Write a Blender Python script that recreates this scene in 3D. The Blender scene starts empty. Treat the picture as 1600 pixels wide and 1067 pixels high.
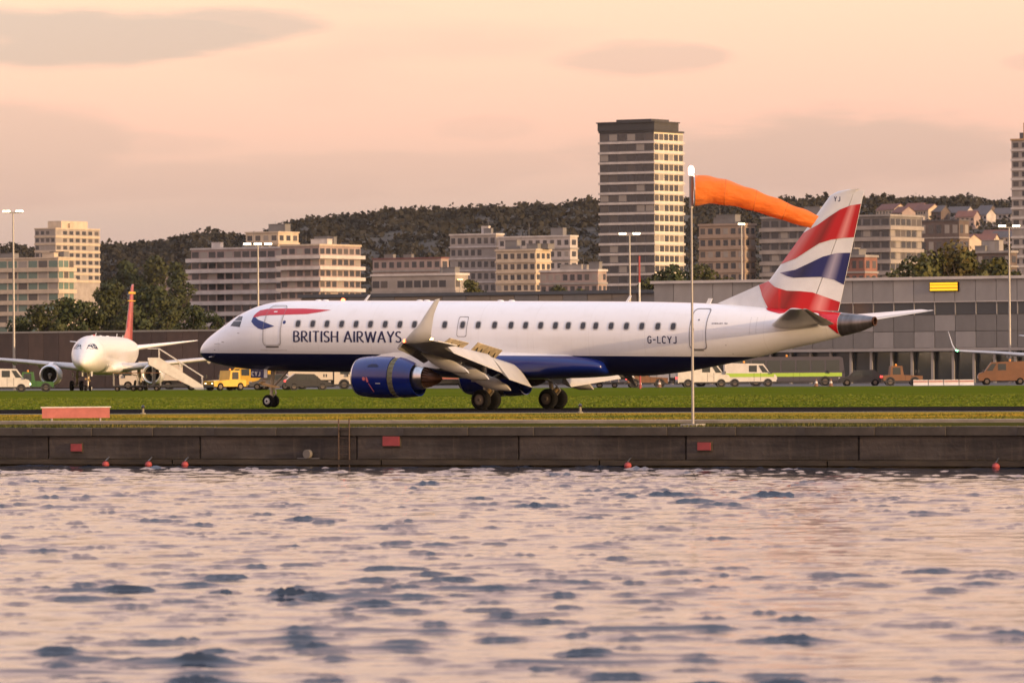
import bpy, bmesh, math, random
import numpy as np
from mathutils import Vector, Matrix

C = bpy.context.scene.collection
SC = bpy.context.scene
R = math.radians
rnd = random.Random(7)
nrs = np.random.RandomState(11)

# ------------------------------------------------------------------ camera
YAW, PITCH, ROLL, FPX, CH = .54480, .0047, -.0070, 9512.4, 1.8018
CX, CY = 162.37, -280 * math.cos(YAW)
FW = Vector((-math.sin(YAW) * math.cos(PITCH), math.cos(YAW) * math.cos(PITCH), math.sin(PITCH)))
RT0 = Vector((math.cos(YAW), math.sin(YAW), 0)); UP0 = RT0.cross(FW)
RT = RT0 * math.cos(ROLL) + UP0 * math.sin(ROLL); UP = UP0 * math.cos(ROLL) - RT0 * math.sin(ROLL)
cam = bpy.data.cameras.new('camera'); camo = bpy.data.objects.new('camera', cam); C.objects.link(camo)
m = Matrix((RT, UP, -FW)).transposed().to_4x4(); m.translation = (CX, CY, CH)
camo.matrix_world = m
cam.sensor_width = 36; cam.lens = 36 * FPX / 1600
cam.clip_start = 1; cam.clip_end = 30000
cam.dof.use_dof = True; cam.dof.focus_distance = 281; cam.dof.aperture_fstop = 4.5
SC.camera = camo

# ------------------------------------------------------------------ sky, sun, exposure
SUN_EL, SUN_DIR = R(7), Vector((.995, -.105, .0))
SUN_DIR = Vector((SUN_DIR.x, SUN_DIR.y, 0)).normalized() * math.cos(SUN_EL) + Vector((0, 0, math.sin(SUN_EL)))
HAZE = 1.3e-5
SKY_STRENGTH, VEIL = .15, .97
w = bpy.data.worlds.new('World'); SC.world = w; w.use_nodes = True
nt = w.node_tree; nt.nodes.clear()
def nn(t, **k):
    n = nt.nodes.new(t)
    for a, b in k.items(): setattr(n, a, b)
    return n
def lk(a, b): nt.links.new(a, b)
def mth(op, a, b=None, c=None):
    n = nn('ShaderNodeMath', operation=op)
    for i, q in enumerate((a, b, c)):
        if q is None: continue
        if isinstance(q, (int, float)): n.inputs[i].default_value = q
        else: lk(q, n.inputs[i])
    return n.outputs[0]
out = nn('ShaderNodeOutputWorld'); bg = nn('ShaderNodeBackground'); lk(bg.outputs[0], out.inputs[0])
sky = nn('ShaderNodeTexSky', sky_type='NISHITA', sun_disc=False, sun_elevation=SUN_EL,
         sun_rotation=math.atan2(SUN_DIR.x, SUN_DIR.y), air_density=1.0, dust_density=2.0, ozone_density=1.0)
tc = nn('ShaderNodeTexCoord'); sx = nn('ShaderNodeSeparateXYZ'); lk(tc.outputs['Generated'], sx.inputs[0])
el = mth('ARCSINE', sx.outputs[2]); az = mth('ARCTAN2', sx.outputs[0], sx.outputs[1])
cr = nn('ShaderNodeValToRGB'); lk(mth('DIVIDE', el, 1.5708), cr.inputs[0])
RAMP = [(0.0, (.43, .285, .31)), (.0165, (.50, .325, .335)), (.0285, (.83, .385, .355)), (.040, (.92, .455, .355)), (.09, (.98, .475, .34)),
        (.22, (1.0, .55, .42)), (.45, (.76, .76, .92)), (1, (.62, .76, 1.1))]
e = cr.color_ramp.elements
while len(e) < len(RAMP): e.new(.5)
for q, (p, c) in zip(e, RAMP): q.position = p; q.color = (*c, 1)
# thin clouds: an uneven field all round plus the long banks that stand over the hill
cv = nn('ShaderNodeCombineXYZ'); lk(az, cv.inputs[0]); lk(mth('MULTIPLY', el, 5.5), cv.inputs[1])
nz = nn('ShaderNodeTexNoise'); nz.inputs['Scale'].default_value = 34; nz.inputs['Detail'].default_value = 6; nz.inputs['Roughness'].default_value = .55
lk(cv.outputs[0], nz.inputs['Vector'])
nz2 = nn('ShaderNodeTexNoise'); nz2.inputs['Scale'].default_value = 15; nz2.inputs['Detail'].default_value = 5
lk(cv.outputs[0], nz2.inputs['Vector'])
def smooth(v, a, b):
    n = nn('ShaderNodeMapRange', interpolation_type='SMOOTHSTEP'); lk(v, n.inputs[0])
    n.inputs[1].default_value = a; n.inputs[2].default_value = b
    return n.outputs[0]
fld = smooth(nz2.outputs[0], .52, .78)
cl = mth('MULTIPLY', fld, .35)
wob = mth('MULTIPLY', mth('SUBTRACT', nz.outputs[0], .5), 2.4)
for (u, v, hu, hv, s) in [(130, 58, 350, 50, .95), (350, 40, 190, 30, .85), (1000, 92, 150, 30, .6), (1080, 90, 70, 24, .6), (1240, 240, 330, 70, .75),
                          (1420, 235, 190, 66, .75), (20, 240, 220, 90, .6), (330, 285, 460, 34, .45), (620, 262, 300, 30, .35), (180, 225, 200, 24, .3), (760, 200, 90, 20, .22), (1640, 100, 70, 14, .4)]:
    a0 = -YAW + math.atan((u - 800) / FPX); e0 = (578 + (800 - u) * .007 - v) / FPX
    dx = mth('DIVIDE', mth('SUBTRACT', az, a0), hu / FPX); dy = mth('DIVIDE', mth('SUBTRACT', el, e0), hv / FPX)
    r2 = mth('ADD', mth('ADD', mth('MULTIPLY', dx, dx), mth('MULTIPLY', dy, dy)), wob)
    cl = mth('MAXIMUM', cl, mth('MULTIPLY', smooth(r2, 1.25, .25), s))
mx = nn('ShaderNodeMix', data_type='RGBA'); lk(cl, mx.inputs[0]); lk(cr.outputs[0], mx.inputs[6]); mx.inputs[7].default_value = (.45, .255, .285, 1)
sk = nn('ShaderNodeMix', data_type='RGBA', blend_type='MULTIPLY'); sk.inputs[0].default_value = 1
lk(sky.outputs[0], sk.inputs[6]); sk.inputs[7].default_value = (SKY_STRENGTH,) * 3 + (1,)
fin_ = nn('ShaderNodeMix', data_type='RGBA', blend_type='ADD'); fin_.inputs[0].default_value = 1
vl = nn('ShaderNodeMix', data_type='RGBA', blend_type='MULTIPLY'); vl.inputs[0].default_value = 1; lk(mx.outputs[2], vl.inputs[6]); vl.inputs[7].default_value = (VEIL,) * 3 + (1,)
lk(vl.outputs[2], fin_.inputs[6]); lk(sk.outputs[2], fin_.inputs[7]); lk(fin_.outputs[2], bg.inputs[0]); bg.inputs[1].default_value = 1
sun = bpy.data.lights.new('sun', 'SUN'); sun.energy = 4.4; sun.angle = R(.6); sun.color = (1, .66, .36)
suno = bpy.data.objects.new('sun', sun); C.objects.link(suno); suno.rotation_euler = SUN_DIR.to_track_quat('Z', 'Y').to_euler(); suno.location = (300, -100, 200)
VS = SC.view_settings
SC.display_settings.display_device = 'sRGB'; VS.view_transform = 'Standard'; VS.look = 'None'; VS.gamma = 1; VS.exposure = 0; VS.use_curve_mapping = False
SC.render.engine = 'CYCLES'; SC.cycles.max_bounces = 6; SC.cycles.use_denoising = True

# ------------------------------------------------------------------ helpers
def ray(u, v):
    return Vector((CX, CY, CH)), FW + RT * ((u - 800) / FPX) - UP * ((v - 533.5) / FPX)
def at_y(u, v, y):
    o, d = ray(u, v); return o + d * ((y - o.y) / d.y)
def at_d(u, v, dep):
    o, d = ray(u, v); return o + d * dep
def ground(u, dep):
    p = at_d(u, 560, dep); return Vector((p.x, p.y, 0))
def zat(u, v, dep): return at_d(u, v, dep).z

class MB:
    def __init__(s): s.v = []; s.f = []
    def add(s, vs, fs):
        b = len(s.v); s.v += [tuple(q) for q in vs]; s.f += [tuple(b + i for i in f) for f in fs]; return s
    def quad(s, *p): return s.add(p, [tuple(range(len(p)))])
    def box(s, x0, x1, y0, y1, z0, z1):
        return s.add([(x0, y0, z0), (x1, y0, z0), (x1, y1, z0), (x0, y1, z0), (x0, y0, z1), (x1, y0, z1), (x1, y1, z1), (x0, y1, z1)],
                     [(3, 2, 1, 0), (4, 5, 6, 7), (0, 1, 5, 4), (1, 2, 6, 5), (2, 3, 7, 6), (3, 0, 4, 7)])
    def prism(s, poly, y0, y1):      # polygon in (x, z)
        n = len(poly)
        return s.add([(x, y0, z) for x, z in poly] + [(x, y1, z) for x, z in poly],
                     [tuple(range(n)), tuple(range(2 * n - 1, n - 1, -1))] + [(i, n + i, n + (i + 1) % n, (i + 1) % n) for i in range(n)])
    def prism_x(s, poly, x0, x1):    # polygon in (y, z)
        n = len(poly)
        return s.add([(x0, y, z) for y, z in poly] + [(x1, y, z) for y, z in poly],
                     [tuple(range(n)), tuple(range(2 * n - 1, n - 1, -1))] + [(i, n + i, n + (i + 1) % n, (i + 1) % n) for i in range(n)])
    def prism_z(s, poly, z0, z1):
        n = len(poly)
        return s.add([(x, y, z0) for x, y in poly] + [(x, y, z1) for x, y in poly],
                     [tuple(range(n - 1, -1, -1)), tuple(range(n, 2 * n))] + [(i, (i + 1) % n, n + (i + 1) % n, n + i) for i in range(n)])
    def loft(s, rings, caps=(True, True), closed=True):
        n = len(rings[0]); vs = [q for r_ in rings for q in r_]; fs = []
        for k in range(len(rings) - 1):
            for i in range(n if closed else n - 1):
                j = (i + 1) % n
                fs.append((k * n + i, k * n + j, (k + 1) * n + j, (k + 1) * n + i))
        if closed and caps[0]: fs.append(tuple(range(n - 1, -1, -1)))
        if closed and caps[1]: fs.append(tuple((len(rings) - 1) * n + i for i in range(n)))
        return s.add(vs, fs)
    def tube(s, p0, p1, r0, r1=None, n=10):
        p0, p1 = Vector(p0), Vector(p1); r1 = r0 if r1 is None else r1
        d = (p1 - p0).normalized(); a = d.orthogonal().normalized(); b = d.cross(a)
        ring = lambda p, r_: [p + (a * math.cos(2 * math.pi * i / n) + b * math.sin(2 * math.pi * i / n)) * r_ for i in range(n)]
        return s.loft([ring(p0, r0), ring(p1, r1)])
    def revolve_x(s, prof, c, n=40, a0=0, a1=2 * math.pi, zs=None):   # profile (x, r) about an axis along x through c=(y, z)
        full = abs(a1 - a0 - 2 * math.pi) < 1e-6; k = n if full else n + 1
        rings = [[(x, c[0] + r_ * math.cos(a0 + (a1 - a0) * i / n), c[1] + r_ * math.sin(a0 + (a1 - a0) * i / n)) for i in range(k)] for x, r_ in prof]
        return s.loft(rings, caps=(False, False), closed=full)
    def revolve_y(s, prof, c, n=28):                                # profile (y, r) about an axis along y through c=(x, z)
        rings = [[(c[0] + r_ * math.cos(2 * math.pi * i / n), y, c[1] + r_ * math.sin(2 * math.pi * i / n)) for i in range(n)] for y, r_ in prof]
        return s.loft(rings)
    def revolve_z(s, prof, c, n=24):
        rings = [[(c[0] + r_ * math.cos(2 * math.pi * i / n), c[1] + r_ * math.sin(2 * math.pi * i / n), z) for i in range(n)] for r_, z in prof]
        return s.loft(rings)
    def mesh(s, name, mat, smooth=False, off=(0, 0, 0), fix=True, sharp=40):
        me = bpy.data.meshes.new(name)
        v = [(a - off[0], b - off[1], c - off[2]) for a, b, c in s.v]
        me.from_pydata(v, [], s.f); me.validate()
        if fix:
            bm = bmesh.new(); bm.from_mesh(me); bmesh.ops.recalc_face_normals(bm, faces=bm.faces); bm.to_mesh(me); bm.free()
        if smooth:
            me.polygons.foreach_set('use_smooth', [True] * len(me.polygons))
            me.set_sharp_from_angle(angle=R(sharp))
        me.materials.append(mat); me.update()
        return me
    def build(s, name, mat, parent=None, smooth=False, off=(0, 0, 0), fix=True, sharp=40):
        o = bpy.data.objects.new(name, s.mesh(name, mat, smooth, off, fix, sharp)); C.objects.link(o)
        if parent is not None: o.parent = parent
        return o

def tag(o, label=None, cat=None, group=None, kind=None):
    if label: o['label'] = label
    if cat: o['category'] = cat
    if group: o['group'] = group
    if kind: o['kind'] = kind
    return o
def thing(name, label, cat, loc=(0, 0, 0), rz=0, group=None):
    o = bpy.data.objects.new(name, None); C.objects.link(o); o.location = loc; o.rotation_euler = (0, 0, rz); o.empty_display_size = .3
    return tag(o, label, cat, group)
def dup(root, loc, rz=0, label=None, scale=None, cat=None, group=None):
    r = root.copy(); C.objects.link(r); r.location = loc; r.rotation_euler = (0, 0, rz)
    if scale: r.scale = scale if not isinstance(scale, (int, float)) else (scale,) * 3
    tag(r, label, cat, group)
    for ch in list(root.children):
        c = ch.copy(); C.objects.link(c); c.parent = r
        for g in list(ch.children):
            d = g.copy(); C.objects.link(d); d.parent = c
    return r
def put(name, me, parent, loc):
    o = bpy.data.objects.new(name, me); C.objects.link(o); o.parent = parent; o.location = loc
    return o

# ------------------------------------------------------------------ materials
MATS = {}
def mat(name, col, rough=.5, metal=0, var=.0, vscale=3.0, coat=0, bump=0, bscale=20, emit=None, es=1.0, stretch=(1, 1, 1), spec=.5):
    if name in MATS: return MATS[name]
    M = bpy.data.materials.new(name); M.use_nodes = True; t = M.node_tree; b = t.nodes['Principled BSDF']
    b.inputs['Base Color'].default_value = (*col, 1); b.inputs['Roughness'].default_value = rough; b.inputs['Metallic'].default_value = metal
    b.inputs['Coat Weight'].default_value = coat; b.inputs['Coat Roughness'].default_value = .08; b.inputs['Specular IOR Level'].default_value = spec
    if emit: b.inputs['Emission Color'].default_value = (*emit, 1); b.inputs['Emission Strength'].default_value = es
    if var or bump:
        tcn = t.nodes.new('ShaderNodeTexCoord'); mp = t.nodes.new('ShaderNodeMapping'); mp.inputs['Scale'].default_value = stretch
        t.links.new(tcn.outputs['Object'], mp.inputs[0])
    if var:
        n = t.nodes.new('ShaderNodeTexNoise'); n.inputs['Scale'].default_value = vscale; n.inputs['Detail'].default_value = 6; n.inputs['Roughness'].default_value = .6
        t.links.new(mp.outputs[0], n.inputs['Vector'])
        r_ = t.nodes.new('ShaderNodeValToRGB'); t.links.new(n.outputs[0], r_.inputs[0])
        r_.color_ramp.elements[0].position = .3; r_.color_ramp.elements[1].position = .7
        r_.color_ramp.elements[0].color = (*[max(0, c * (1 - var)) for c in col], 1); r_.color_ramp.elements[1].color = (*[min(1, c * (1 + var)) for c in col], 1)
        t.links.new(r_.outputs[0], b.inputs['Base Color'])
    if bump:
        n2 = t.nodes.new('ShaderNodeTexNoise'); n2.inputs['Scale'].default_value = bscale; n2.inputs['Detail'].default_value = 5
        t.links.new(mp.outputs[0], n2.inputs['Vector'])
        bp = t.nodes.new('ShaderNodeBump'); bp.inputs['Strength'].default_value = bump; t.links.new(n2.outputs[0], bp.inputs['Height']); t.links.new(bp.outputs[0], b.inputs['Normal'])
    MATS[name] = M
    return M
def node_mat(name):
    M = bpy.data.materials.new(name); M.use_nodes = True; t = M.node_tree; b = t.nodes['Principled BSDF']
    def N(ty, **k):
        n = t.nodes.new(ty)
        for a, q in k.items(): setattr(n, a, q)
        return n
    def T(op, a, bb=None, c=None):
        n = N('ShaderNodeMath', operation=op)
        for i, q in enumerate((a, bb, c)):
            if q is None: continue
            if isinstance(q, (int, float)): n.inputs[i].default_value = q
            else: t.links.new(q, n.inputs[i])
        return n.outputs[0]
    def MIX(f, a, bb):
        n = N('ShaderNodeMix', data_type='RGBA')
        for i, q in ((0, f), (6, a), (7, bb)):
            if isinstance(q, (int, float)): n.inputs[i].default_value = q
            elif isinstance(q, tuple): n.inputs[i].default_value = (*q, 1)
            else: t.links.new(q, n.inputs[i])
        return n.outputs[2]
    def NOISE(vec, sc, det=5, rough=.55, stretch=None):
        n = N('ShaderNodeTexNoise'); n.inputs['Scale'].default_value = sc; n.inputs['Detail'].default_value = det; n.inputs['Roughness'].default_value = rough
        if stretch:
            mp = N('ShaderNodeMapping'); mp.inputs['Scale'].default_value = stretch; t.links.new(vec, mp.inputs[0]); vec = mp.outputs[0]
        t.links.new(vec, n.inputs['Vector']); return n.outputs[0]
    def SM(v, a, bb):
        n = N('ShaderNodeMapRange', interpolation_type='SMOOTHSTEP'); t.links.new(v, n.inputs[0]); n.inputs[1].default_value = a; n.inputs[2].default_value = bb
        return n.outputs[0]
    obj_ = N('ShaderNodeTexCoord').outputs['Object']
    return M, t, b, N, T, MIX, NOISE, SM, obj_

WHITE, NAVY, RED, COWL = (.82, .82, .83), (.0025, .005, .042), (.52, .006, .012), (.003, .013, .15)
def livery_mat(name, navy, line):
    M, t, b, N, T, MIX, NOISE, SM, ob = node_mat(name)
    s = N('ShaderNodeSeparateXYZ'); t.links.new(ob, s.inputs[0]); x, z = s.outputs[0], s.outputs[2]
    under = T('LESS_THAN', z, line)
    dirt = NOISE(ob, 1.6, 6, .6, (.5, 1, 1.6)); streak = NOISE(ob, 3.0, 4, .6, (2.5, 1, .12))
    white = MIX(T('MULTIPLY', SM(dirt, .45, .75), .25), WHITE, (.66, .63, .60))
    white = MIX(T('MULTIPLY', SM(streak, .5, .8), .18), white, (.60, .56, .52))
    # skin joints
    def joint(v, per, wd):
        q = T('ABSOLUTE', T('SUBTRACT', T('FRACT', T('DIVIDE', v, per)), .5)); return T('LESS_THAN', q, wd / per / 2)
    j = T('MAXIMUM', joint(x, 2.93, .022), joint(T('ADD', z, .33), 1.16, .018))
    white = MIX(T('MULTIPLY', j, .22), white, (.42, .40, .38))
    blue = MIX(T('MULTIPLY', j, .3), navy, (.012, .016, .07))
    t.links.new(MIX(under, white, blue), b.inputs['Base Color'])
    b.inputs['Roughness'].default_value = .30; b.inputs['Coat Weight'].default_value = .5; b.inputs['Coat Roughness'].default_value = .06
    bp = N('ShaderNodeBump'); bp.inputs['Strength'].default_value = .05; t.links.new(NOISE(ob, 1.1, 2), bp.inputs['Height']); t.links.new(bp.outputs[0], b.inputs['Normal'])
    return M
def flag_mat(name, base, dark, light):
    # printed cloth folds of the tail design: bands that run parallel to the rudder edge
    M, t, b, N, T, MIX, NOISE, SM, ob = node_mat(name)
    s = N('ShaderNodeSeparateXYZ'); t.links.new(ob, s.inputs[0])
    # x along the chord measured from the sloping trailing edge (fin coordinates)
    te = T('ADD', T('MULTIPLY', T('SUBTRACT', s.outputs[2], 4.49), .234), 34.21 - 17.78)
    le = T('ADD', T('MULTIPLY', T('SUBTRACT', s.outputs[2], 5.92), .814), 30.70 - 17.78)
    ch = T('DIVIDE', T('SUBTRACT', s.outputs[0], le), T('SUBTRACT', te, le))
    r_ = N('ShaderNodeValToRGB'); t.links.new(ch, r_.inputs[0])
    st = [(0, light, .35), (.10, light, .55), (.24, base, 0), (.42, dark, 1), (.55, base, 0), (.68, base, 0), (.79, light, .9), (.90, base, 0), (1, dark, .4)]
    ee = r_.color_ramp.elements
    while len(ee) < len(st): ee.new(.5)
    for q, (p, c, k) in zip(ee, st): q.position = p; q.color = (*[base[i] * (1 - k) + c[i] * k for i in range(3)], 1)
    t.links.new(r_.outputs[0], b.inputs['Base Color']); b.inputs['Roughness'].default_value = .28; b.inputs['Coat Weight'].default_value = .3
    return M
PAINT = livery_mat('fuselage_paint', NAVY, 2.482)
M_belly = livery_mat('belly_paint', (.003, .014, .145), 2.47)
M_white = mat('white_paint', (.74, .73, .71), .32, var=.08, vscale=1.2, coat=.3)
M_grey = mat('wing_grey_paint', (.50, .48, .45), .42, var=.14, vscale=1.5)
M_greyd = mat('bare_underside', (.30, .29, .27), .5, var=.25, vscale=2.5)
M_flap = mat('flap_paint', (.44, .42, .39), .42, var=.10, vscale=1.2)
M_spoil = mat('spoiler_underside', (.40, .325, .21), .55, var=.45, vscale=3.2)
M_navy = mat('navy_paint', (.004, .010, .085), .22, coat=.6)
M_cowl = mat('cowl_blue_paint', COWL, .25, coat=.6, var=.12, vscale=1.5)
M_red = mat('red_paint', RED, .3, coat=.4)
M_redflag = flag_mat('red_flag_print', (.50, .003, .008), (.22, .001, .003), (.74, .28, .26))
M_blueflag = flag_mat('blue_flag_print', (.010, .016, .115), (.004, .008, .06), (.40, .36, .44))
M_ink = mat('navy_lettering', (.012, .015, .07), .4)
M_glassd = mat('cabin_glass', (.02, .021, .026), .12, spec=.7)
M_frame = mat('window_surround', (.45, .44, .44), .4)
M_line = mat('door_outline_grey', (.22, .21, .21), .5)
M_linel = mat('door_outline_pale', (.60, .59, .59), .4)
M_dark = mat('dark_gap', (.02, .018, .016), .7)
M_steel = mat('polished_steel', (.62, .60, .57), .28, metal=1, var=.15, vscale=4)
M_lip = mat('intake_lip_metal', (.72, .70, .70), .3, metal=.9)
M_burnt = mat('burnt_exhaust_metal', (.12, .058, .034), .5, metal=.8, var=.3, vscale=3)
M_tailm = mat('tail_cone_metal', (.22, .20, .19), .30, metal=.85, var=.35, vscale=1.3, stretch=(3, .4, .4))
M_casc = mat('cascade_vanes', (.20, .185, .10), .6, var=.4, vscale=8)
M_tyre = mat('tyre_rubber', (.008, .0075, .007), .9, var=.3, vscale=6, spec=.15)
M_rim = mat('wheel_rim', (.13, .105, .085), .45, metal=.5)
M_rimw = mat('white_wheel_rim', (.62, .60, .56), .4)
M_strut = mat('gear_steel', (.42, .36, .28), .4, metal=.6, var=.3, vscale=5)
M_gold = mat('fitting_bronze', (.50, .34, .16), .4, metal=.6)
M_navr = mat('red_nav_light', (.8, .1, .05), .3, emit=(1, .10, .03), es=14)
M_navo = mat('amber_strobe', (.8, .4, .1), .3, emit=(1, .55, .2), es=14)
M_navg = mat('green_nav_light', (.1, .8, .3), .3, emit=(.12, 1, .3), es=16)

# ------------------------------------------------------------------ airliner body
FX = [0, .1, .3, .7, 1.2, 1.7, 2.2, 2.7, 3.3, 4.0, 4.9, 6.0, 12, 22, 24, 26, 28, 30, 31.7, 33.2, 34.5, 35.4, 36.05]
FT = [2.50, 2.80, 3.02, 3.33, 3.64, 3.95, 4.25, 4.48, 4.70, 4.86, 4.95, 4.97, 4.97, 4.96, 4.95, 4.92, 4.86, 4.75, 4.66, 4.57, 4.47, 4.39, 4.30]
FB = [2.50, 2.30, 2.17, 2.02, 1.92, 1.84, 1.78, 1.735, 1.70, 1.665, 1.645, 1.635, 1.635, 1.62, 1.58, 1.74, 2.06, 2.45, 2.85, 3.15, 3.45, 3.66, 3.92]
FWD = [0, .27, .48, .72, .93, 1.08, 1.2, 1.3, 1.39, 1.45, 1.49, 1.505, 1.505, 1.505, 1.505, 1.47, 1.36, 1.16, .94, .73, .5, .36, .2]
SX = [v ** .5 for v in FX]
def pchip_set(X, Y):
    X = np.array(X, float); Y = np.array(Y, float); h = np.diff(X); d = np.diff(Y) / h; mm = np.zeros_like(X); mm[0] = d[0]; mm[-1] = d[-1]
    for i in range(1, len(X) - 1):
        if d[i - 1] * d[i] > 0:
            a, b = 2 * h[i] + h[i - 1], h[i] + 2 * h[i - 1]; mm[i] = (a + b) / (a / d[i - 1] + b / d[i])
    def ev(x):
        x = np.clip(np.asarray(x, float), X[0], X[-1]); i = np.clip(np.searchsorted(X, x) - 1, 0, len(X) - 2); tt = (x - X[i]) / h[i]
        return Y[i] * (1 + 2 * tt) * (1 - tt) ** 2 + mm[i] * h[i] * tt * (1 - tt) ** 2 + Y[i + 1] * tt * tt * (3 - 2 * tt) - mm[i + 1] * h[i] * tt * tt * (1 - tt)
    return ev
_t, _b, _w = pchip_set(SX, FT), pchip_set(SX, FB), pchip_set(SX, FWD)
def sec(x):
    s = np.sqrt(np.clip(x, 0, 36.05)); return float(_t(s)), float(_b(s)), float(_w(s))
def hw(x, z, off=0.0):
    t_, b_, w_ = sec(x); t_ += off; b_ -= off; w_ += off
    e_ = max(-1, min(1, (z - (t_ + b_) / 2) / max((t_ - b_) / 2, 1e-6))); return w_ * math.sqrt(max(0, 1 - e_ * e_))
PV = (17.78, 0, 0)     # the pivot on the ground between the main wheels
def fus_mb(x0, x1, n=72, step=.35):
    xs = [q * q * 6 for q in np.linspace(0, 1, 34)] + list(np.linspace(6.3, 36.05, 92))
    xs = [x0] + [x for x in xs if x0 + .03 < x < x1 - .03] + [x1]
    rings = []
    for x in xs:
        t_, b_, w_ = sec(x); rings.append([(x, w_ * math.cos(2 * math.pi * i / n), (t_ + b_) / 2 + (t_ - b_) / 2 * math.sin(2 * math.pi * i / n)) for i in range(n)])
    return MB().loft(rings)

def poly_surface(polys, ysurf, step=.16, side=-1, xstep=None):
    """flat polygons in (x, z), cut into strips and laid onto a curved skin y = side * ysurf(x, z)"""
    bm = bmesh.new()
    for pl in polys:
        vs = [bm.verts.new((x, 0, z)) for x, z in pl]
        try: bm.faces.new(vs)
        except ValueError: pass
    bmesh.ops.triangulate(bm, faces=bm.faces)
    if step:
        for ax in (0, 2):
            lo = min(v.co[ax] for v in bm.verts); hi = max(v.co[ax] for v in bm.verts); k = int((hi - lo) / step)
            st = (xstep or step * 3) if ax == 0 else step
            for i in range(1, int((hi - lo) / st) + 1):
                co = [0, 0, 0]; co[ax] = lo + i * st; no = [0, 0, 0]; no[ax] = 1
                bmesh.ops.bisect_plane(bm, geom=bm.verts[:] + bm.edges[:] + bm.faces[:], plane_co=co, plane_no=no)
    mb = MB(); bm.verts.index_update()
    mb.v = [(v.co.x, side * ysurf(v.co.x, v.co.z), v.co.z) for v in bm.verts]; mb.f = [tuple(v.index for v in f.verts) for f in bm.faces]
    bm.free(); return mb
def fus_decal(name, polys, m_, par, off=.004, step=.16, side=-1):
    return poly_surface(polys, lambda x, z: hw(x, z, off), step, side).build(name, m_, par, smooth=True, off=PV, fix=False)
def rrect(x0, x1, z0, z1, r_, n=5):
    P = []
    for cx, cz, a in ((x1 - r_, z1 - r_, 0), (x0 + r_, z1 - r_, 90), (x0 + r_, z0 + r_, 180), (x1 - r_, z0 + r_, 270)):
        P += [(cx + r_ * math.cos(R(a + 90 * i / n)), cz + r_ * math.sin(R(a + 90 * i / n))) for i in range(n + 1)]
    return P
def dens(P, st):
    Q = []
    for i in range(len(P)):
        a, b = P[i], P[(i + 1) % len(P)]; k = max(1, int(math.dist(a, b) / st))
        Q += [(a[0] + (b[0] - a[0]) * j / k, a[1] + (b[1] - a[1]) * j / k) for j in range(k)]
    return Q
def fus_ring(name, x0, x1, z0, z1, r_, wd, m_, par, off=.006, side=-1):
    o_ = dens(rrect(x0, x1, z0, z1, r_), .12)
    cx, cz = (x0 + x1) / 2, (z0 + z1) / 2; sx_, sz_ = ((x1 - x0) / 2 - wd) / ((x1 - x0) / 2), ((z1 - z0) / 2 - wd) / ((z1 - z0) / 2)
    i_ = [(cx + (x - cx) * sx_, cz + (z - cz) * sz_) for x, z in o_]; n = len(o_); mb = MB()
    mb.v = [(x, side * hw(x, z, off), z) for x, z in o_ + i_]; mb.f = [(k, (k + 1) % n, n + (k + 1) % n, n + k) for k in range(n)]
    return mb.build(name, m_, par, smooth=True, off=PV, fix=False)
# letters: pen strokes in a cell of height 1
def arc(cx, cz, rx, rz, a0, a1, n=10): return [(cx + rx * math.cos(R(a0 + (a1 - a0) * i / n)), cz + rz * math.sin(R(a0 + (a1 - a0) * i / n))) for i in range(n + 1)]
GL = {
 'B': (.50, [[(.07, 0), (.07, 1)], [(.07, .97), (.22, .97)] + arc(.22, .75, .20, .22, 90, -90) + [(.07, .53)], [(.07, .53), (.24, .53)] + arc(.24, .28, .24, .25, 90, -90) + [(.07, .03)]]),
 'R': (.54, [[(.07, 0), (.07, 1)], [(.07, .97), (.22, .97)] + arc(.22, .72, .22, .25, 90, -90) + [(.07, .47)], [(.22, .47), (.36, .2), (.54, .0)]]),
 'I': (.14, [[(.07, 0), (.07, 1)]]), 'T': (.52, [[(.26, 0), (.26, .97)], [(0, .97), (.52, .97)]]),
 'S': (.42, [arc(.22, .755, .18, .215, 30, 250, 12) + arc(.20, .255, .20, .225, 70, -150, 12)]),
 'H': (.60, [[(.07, 0), (.07, 1)], [(.53, 0), (.53, 1)], [(.07, .5), (.53, .5)]]),
 'A': (.62, [[(.03, 0), (.31, 1)], [(.31, 1), (.59, 0)], [(.14, .33), (.48, .33)]]),
 'W': (.86, [[(.03, 1), (.23, 0)], [(.23, 0), (.43, .95)], [(.43, .95), (.63, 0)], [(.63, 0), (.83, 1)]]),
 'Y': (.54, [[(.02, 1), (.27, .45)], [(.52, 1), (.27, .45)], [(.27, .47), (.27, 0)]]), ' ': (.20, []),
 'G': (.50, [[(.45, .80)] + arc(.25, .72, .20, .26, 30, 180, 6) + arc(.25, .28, .20, .26, 180, 360, 8) + [(.45, .45), (.28, .45)]]),
 'L': (.44, [[(.05, 1), (.05, .03), (.42, .03)]]), 'C': (.50, [[(.45, .78)] + arc(.25, .72, .20, .26, 30, 180, 6) + arc(.25, .28, .20, .26, 180, 330, 8)]),
 'J': (.44, [[(.38, 1), (.38, .25)] + arc(.20, .22, .18, .20, 0, -150, 8)]), '-': (.40, [[(.03, .5), (.37, .5)]]), 'E': (.42, [[(.05, 0), (.05, 1)], [(.05, .96), (.4, .96)], [(.05, .5), (.36, .5)], [(.05, .04), (.4, .04)]]),
 'M': (.7, [[(.05, 0), (.05, 1)], [(.05, 1), (.35, .2)], [(.35, .2), (.65, 1)], [(.65, 1), (.65, 0)]]), '1': (.3, [[(.05, .8), (.18, 1), (.18, 0)]]),
 '9': (.46, [arc(.23, .7, .18, .27, 0, 360, 14) + [(.41, .3)] + arc(.23, .25, .18, .22, 0, -130, 6)]), '0': (.48, [arc(.24, .5, .19, .47, 90, 450, 18)]),
}
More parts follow.
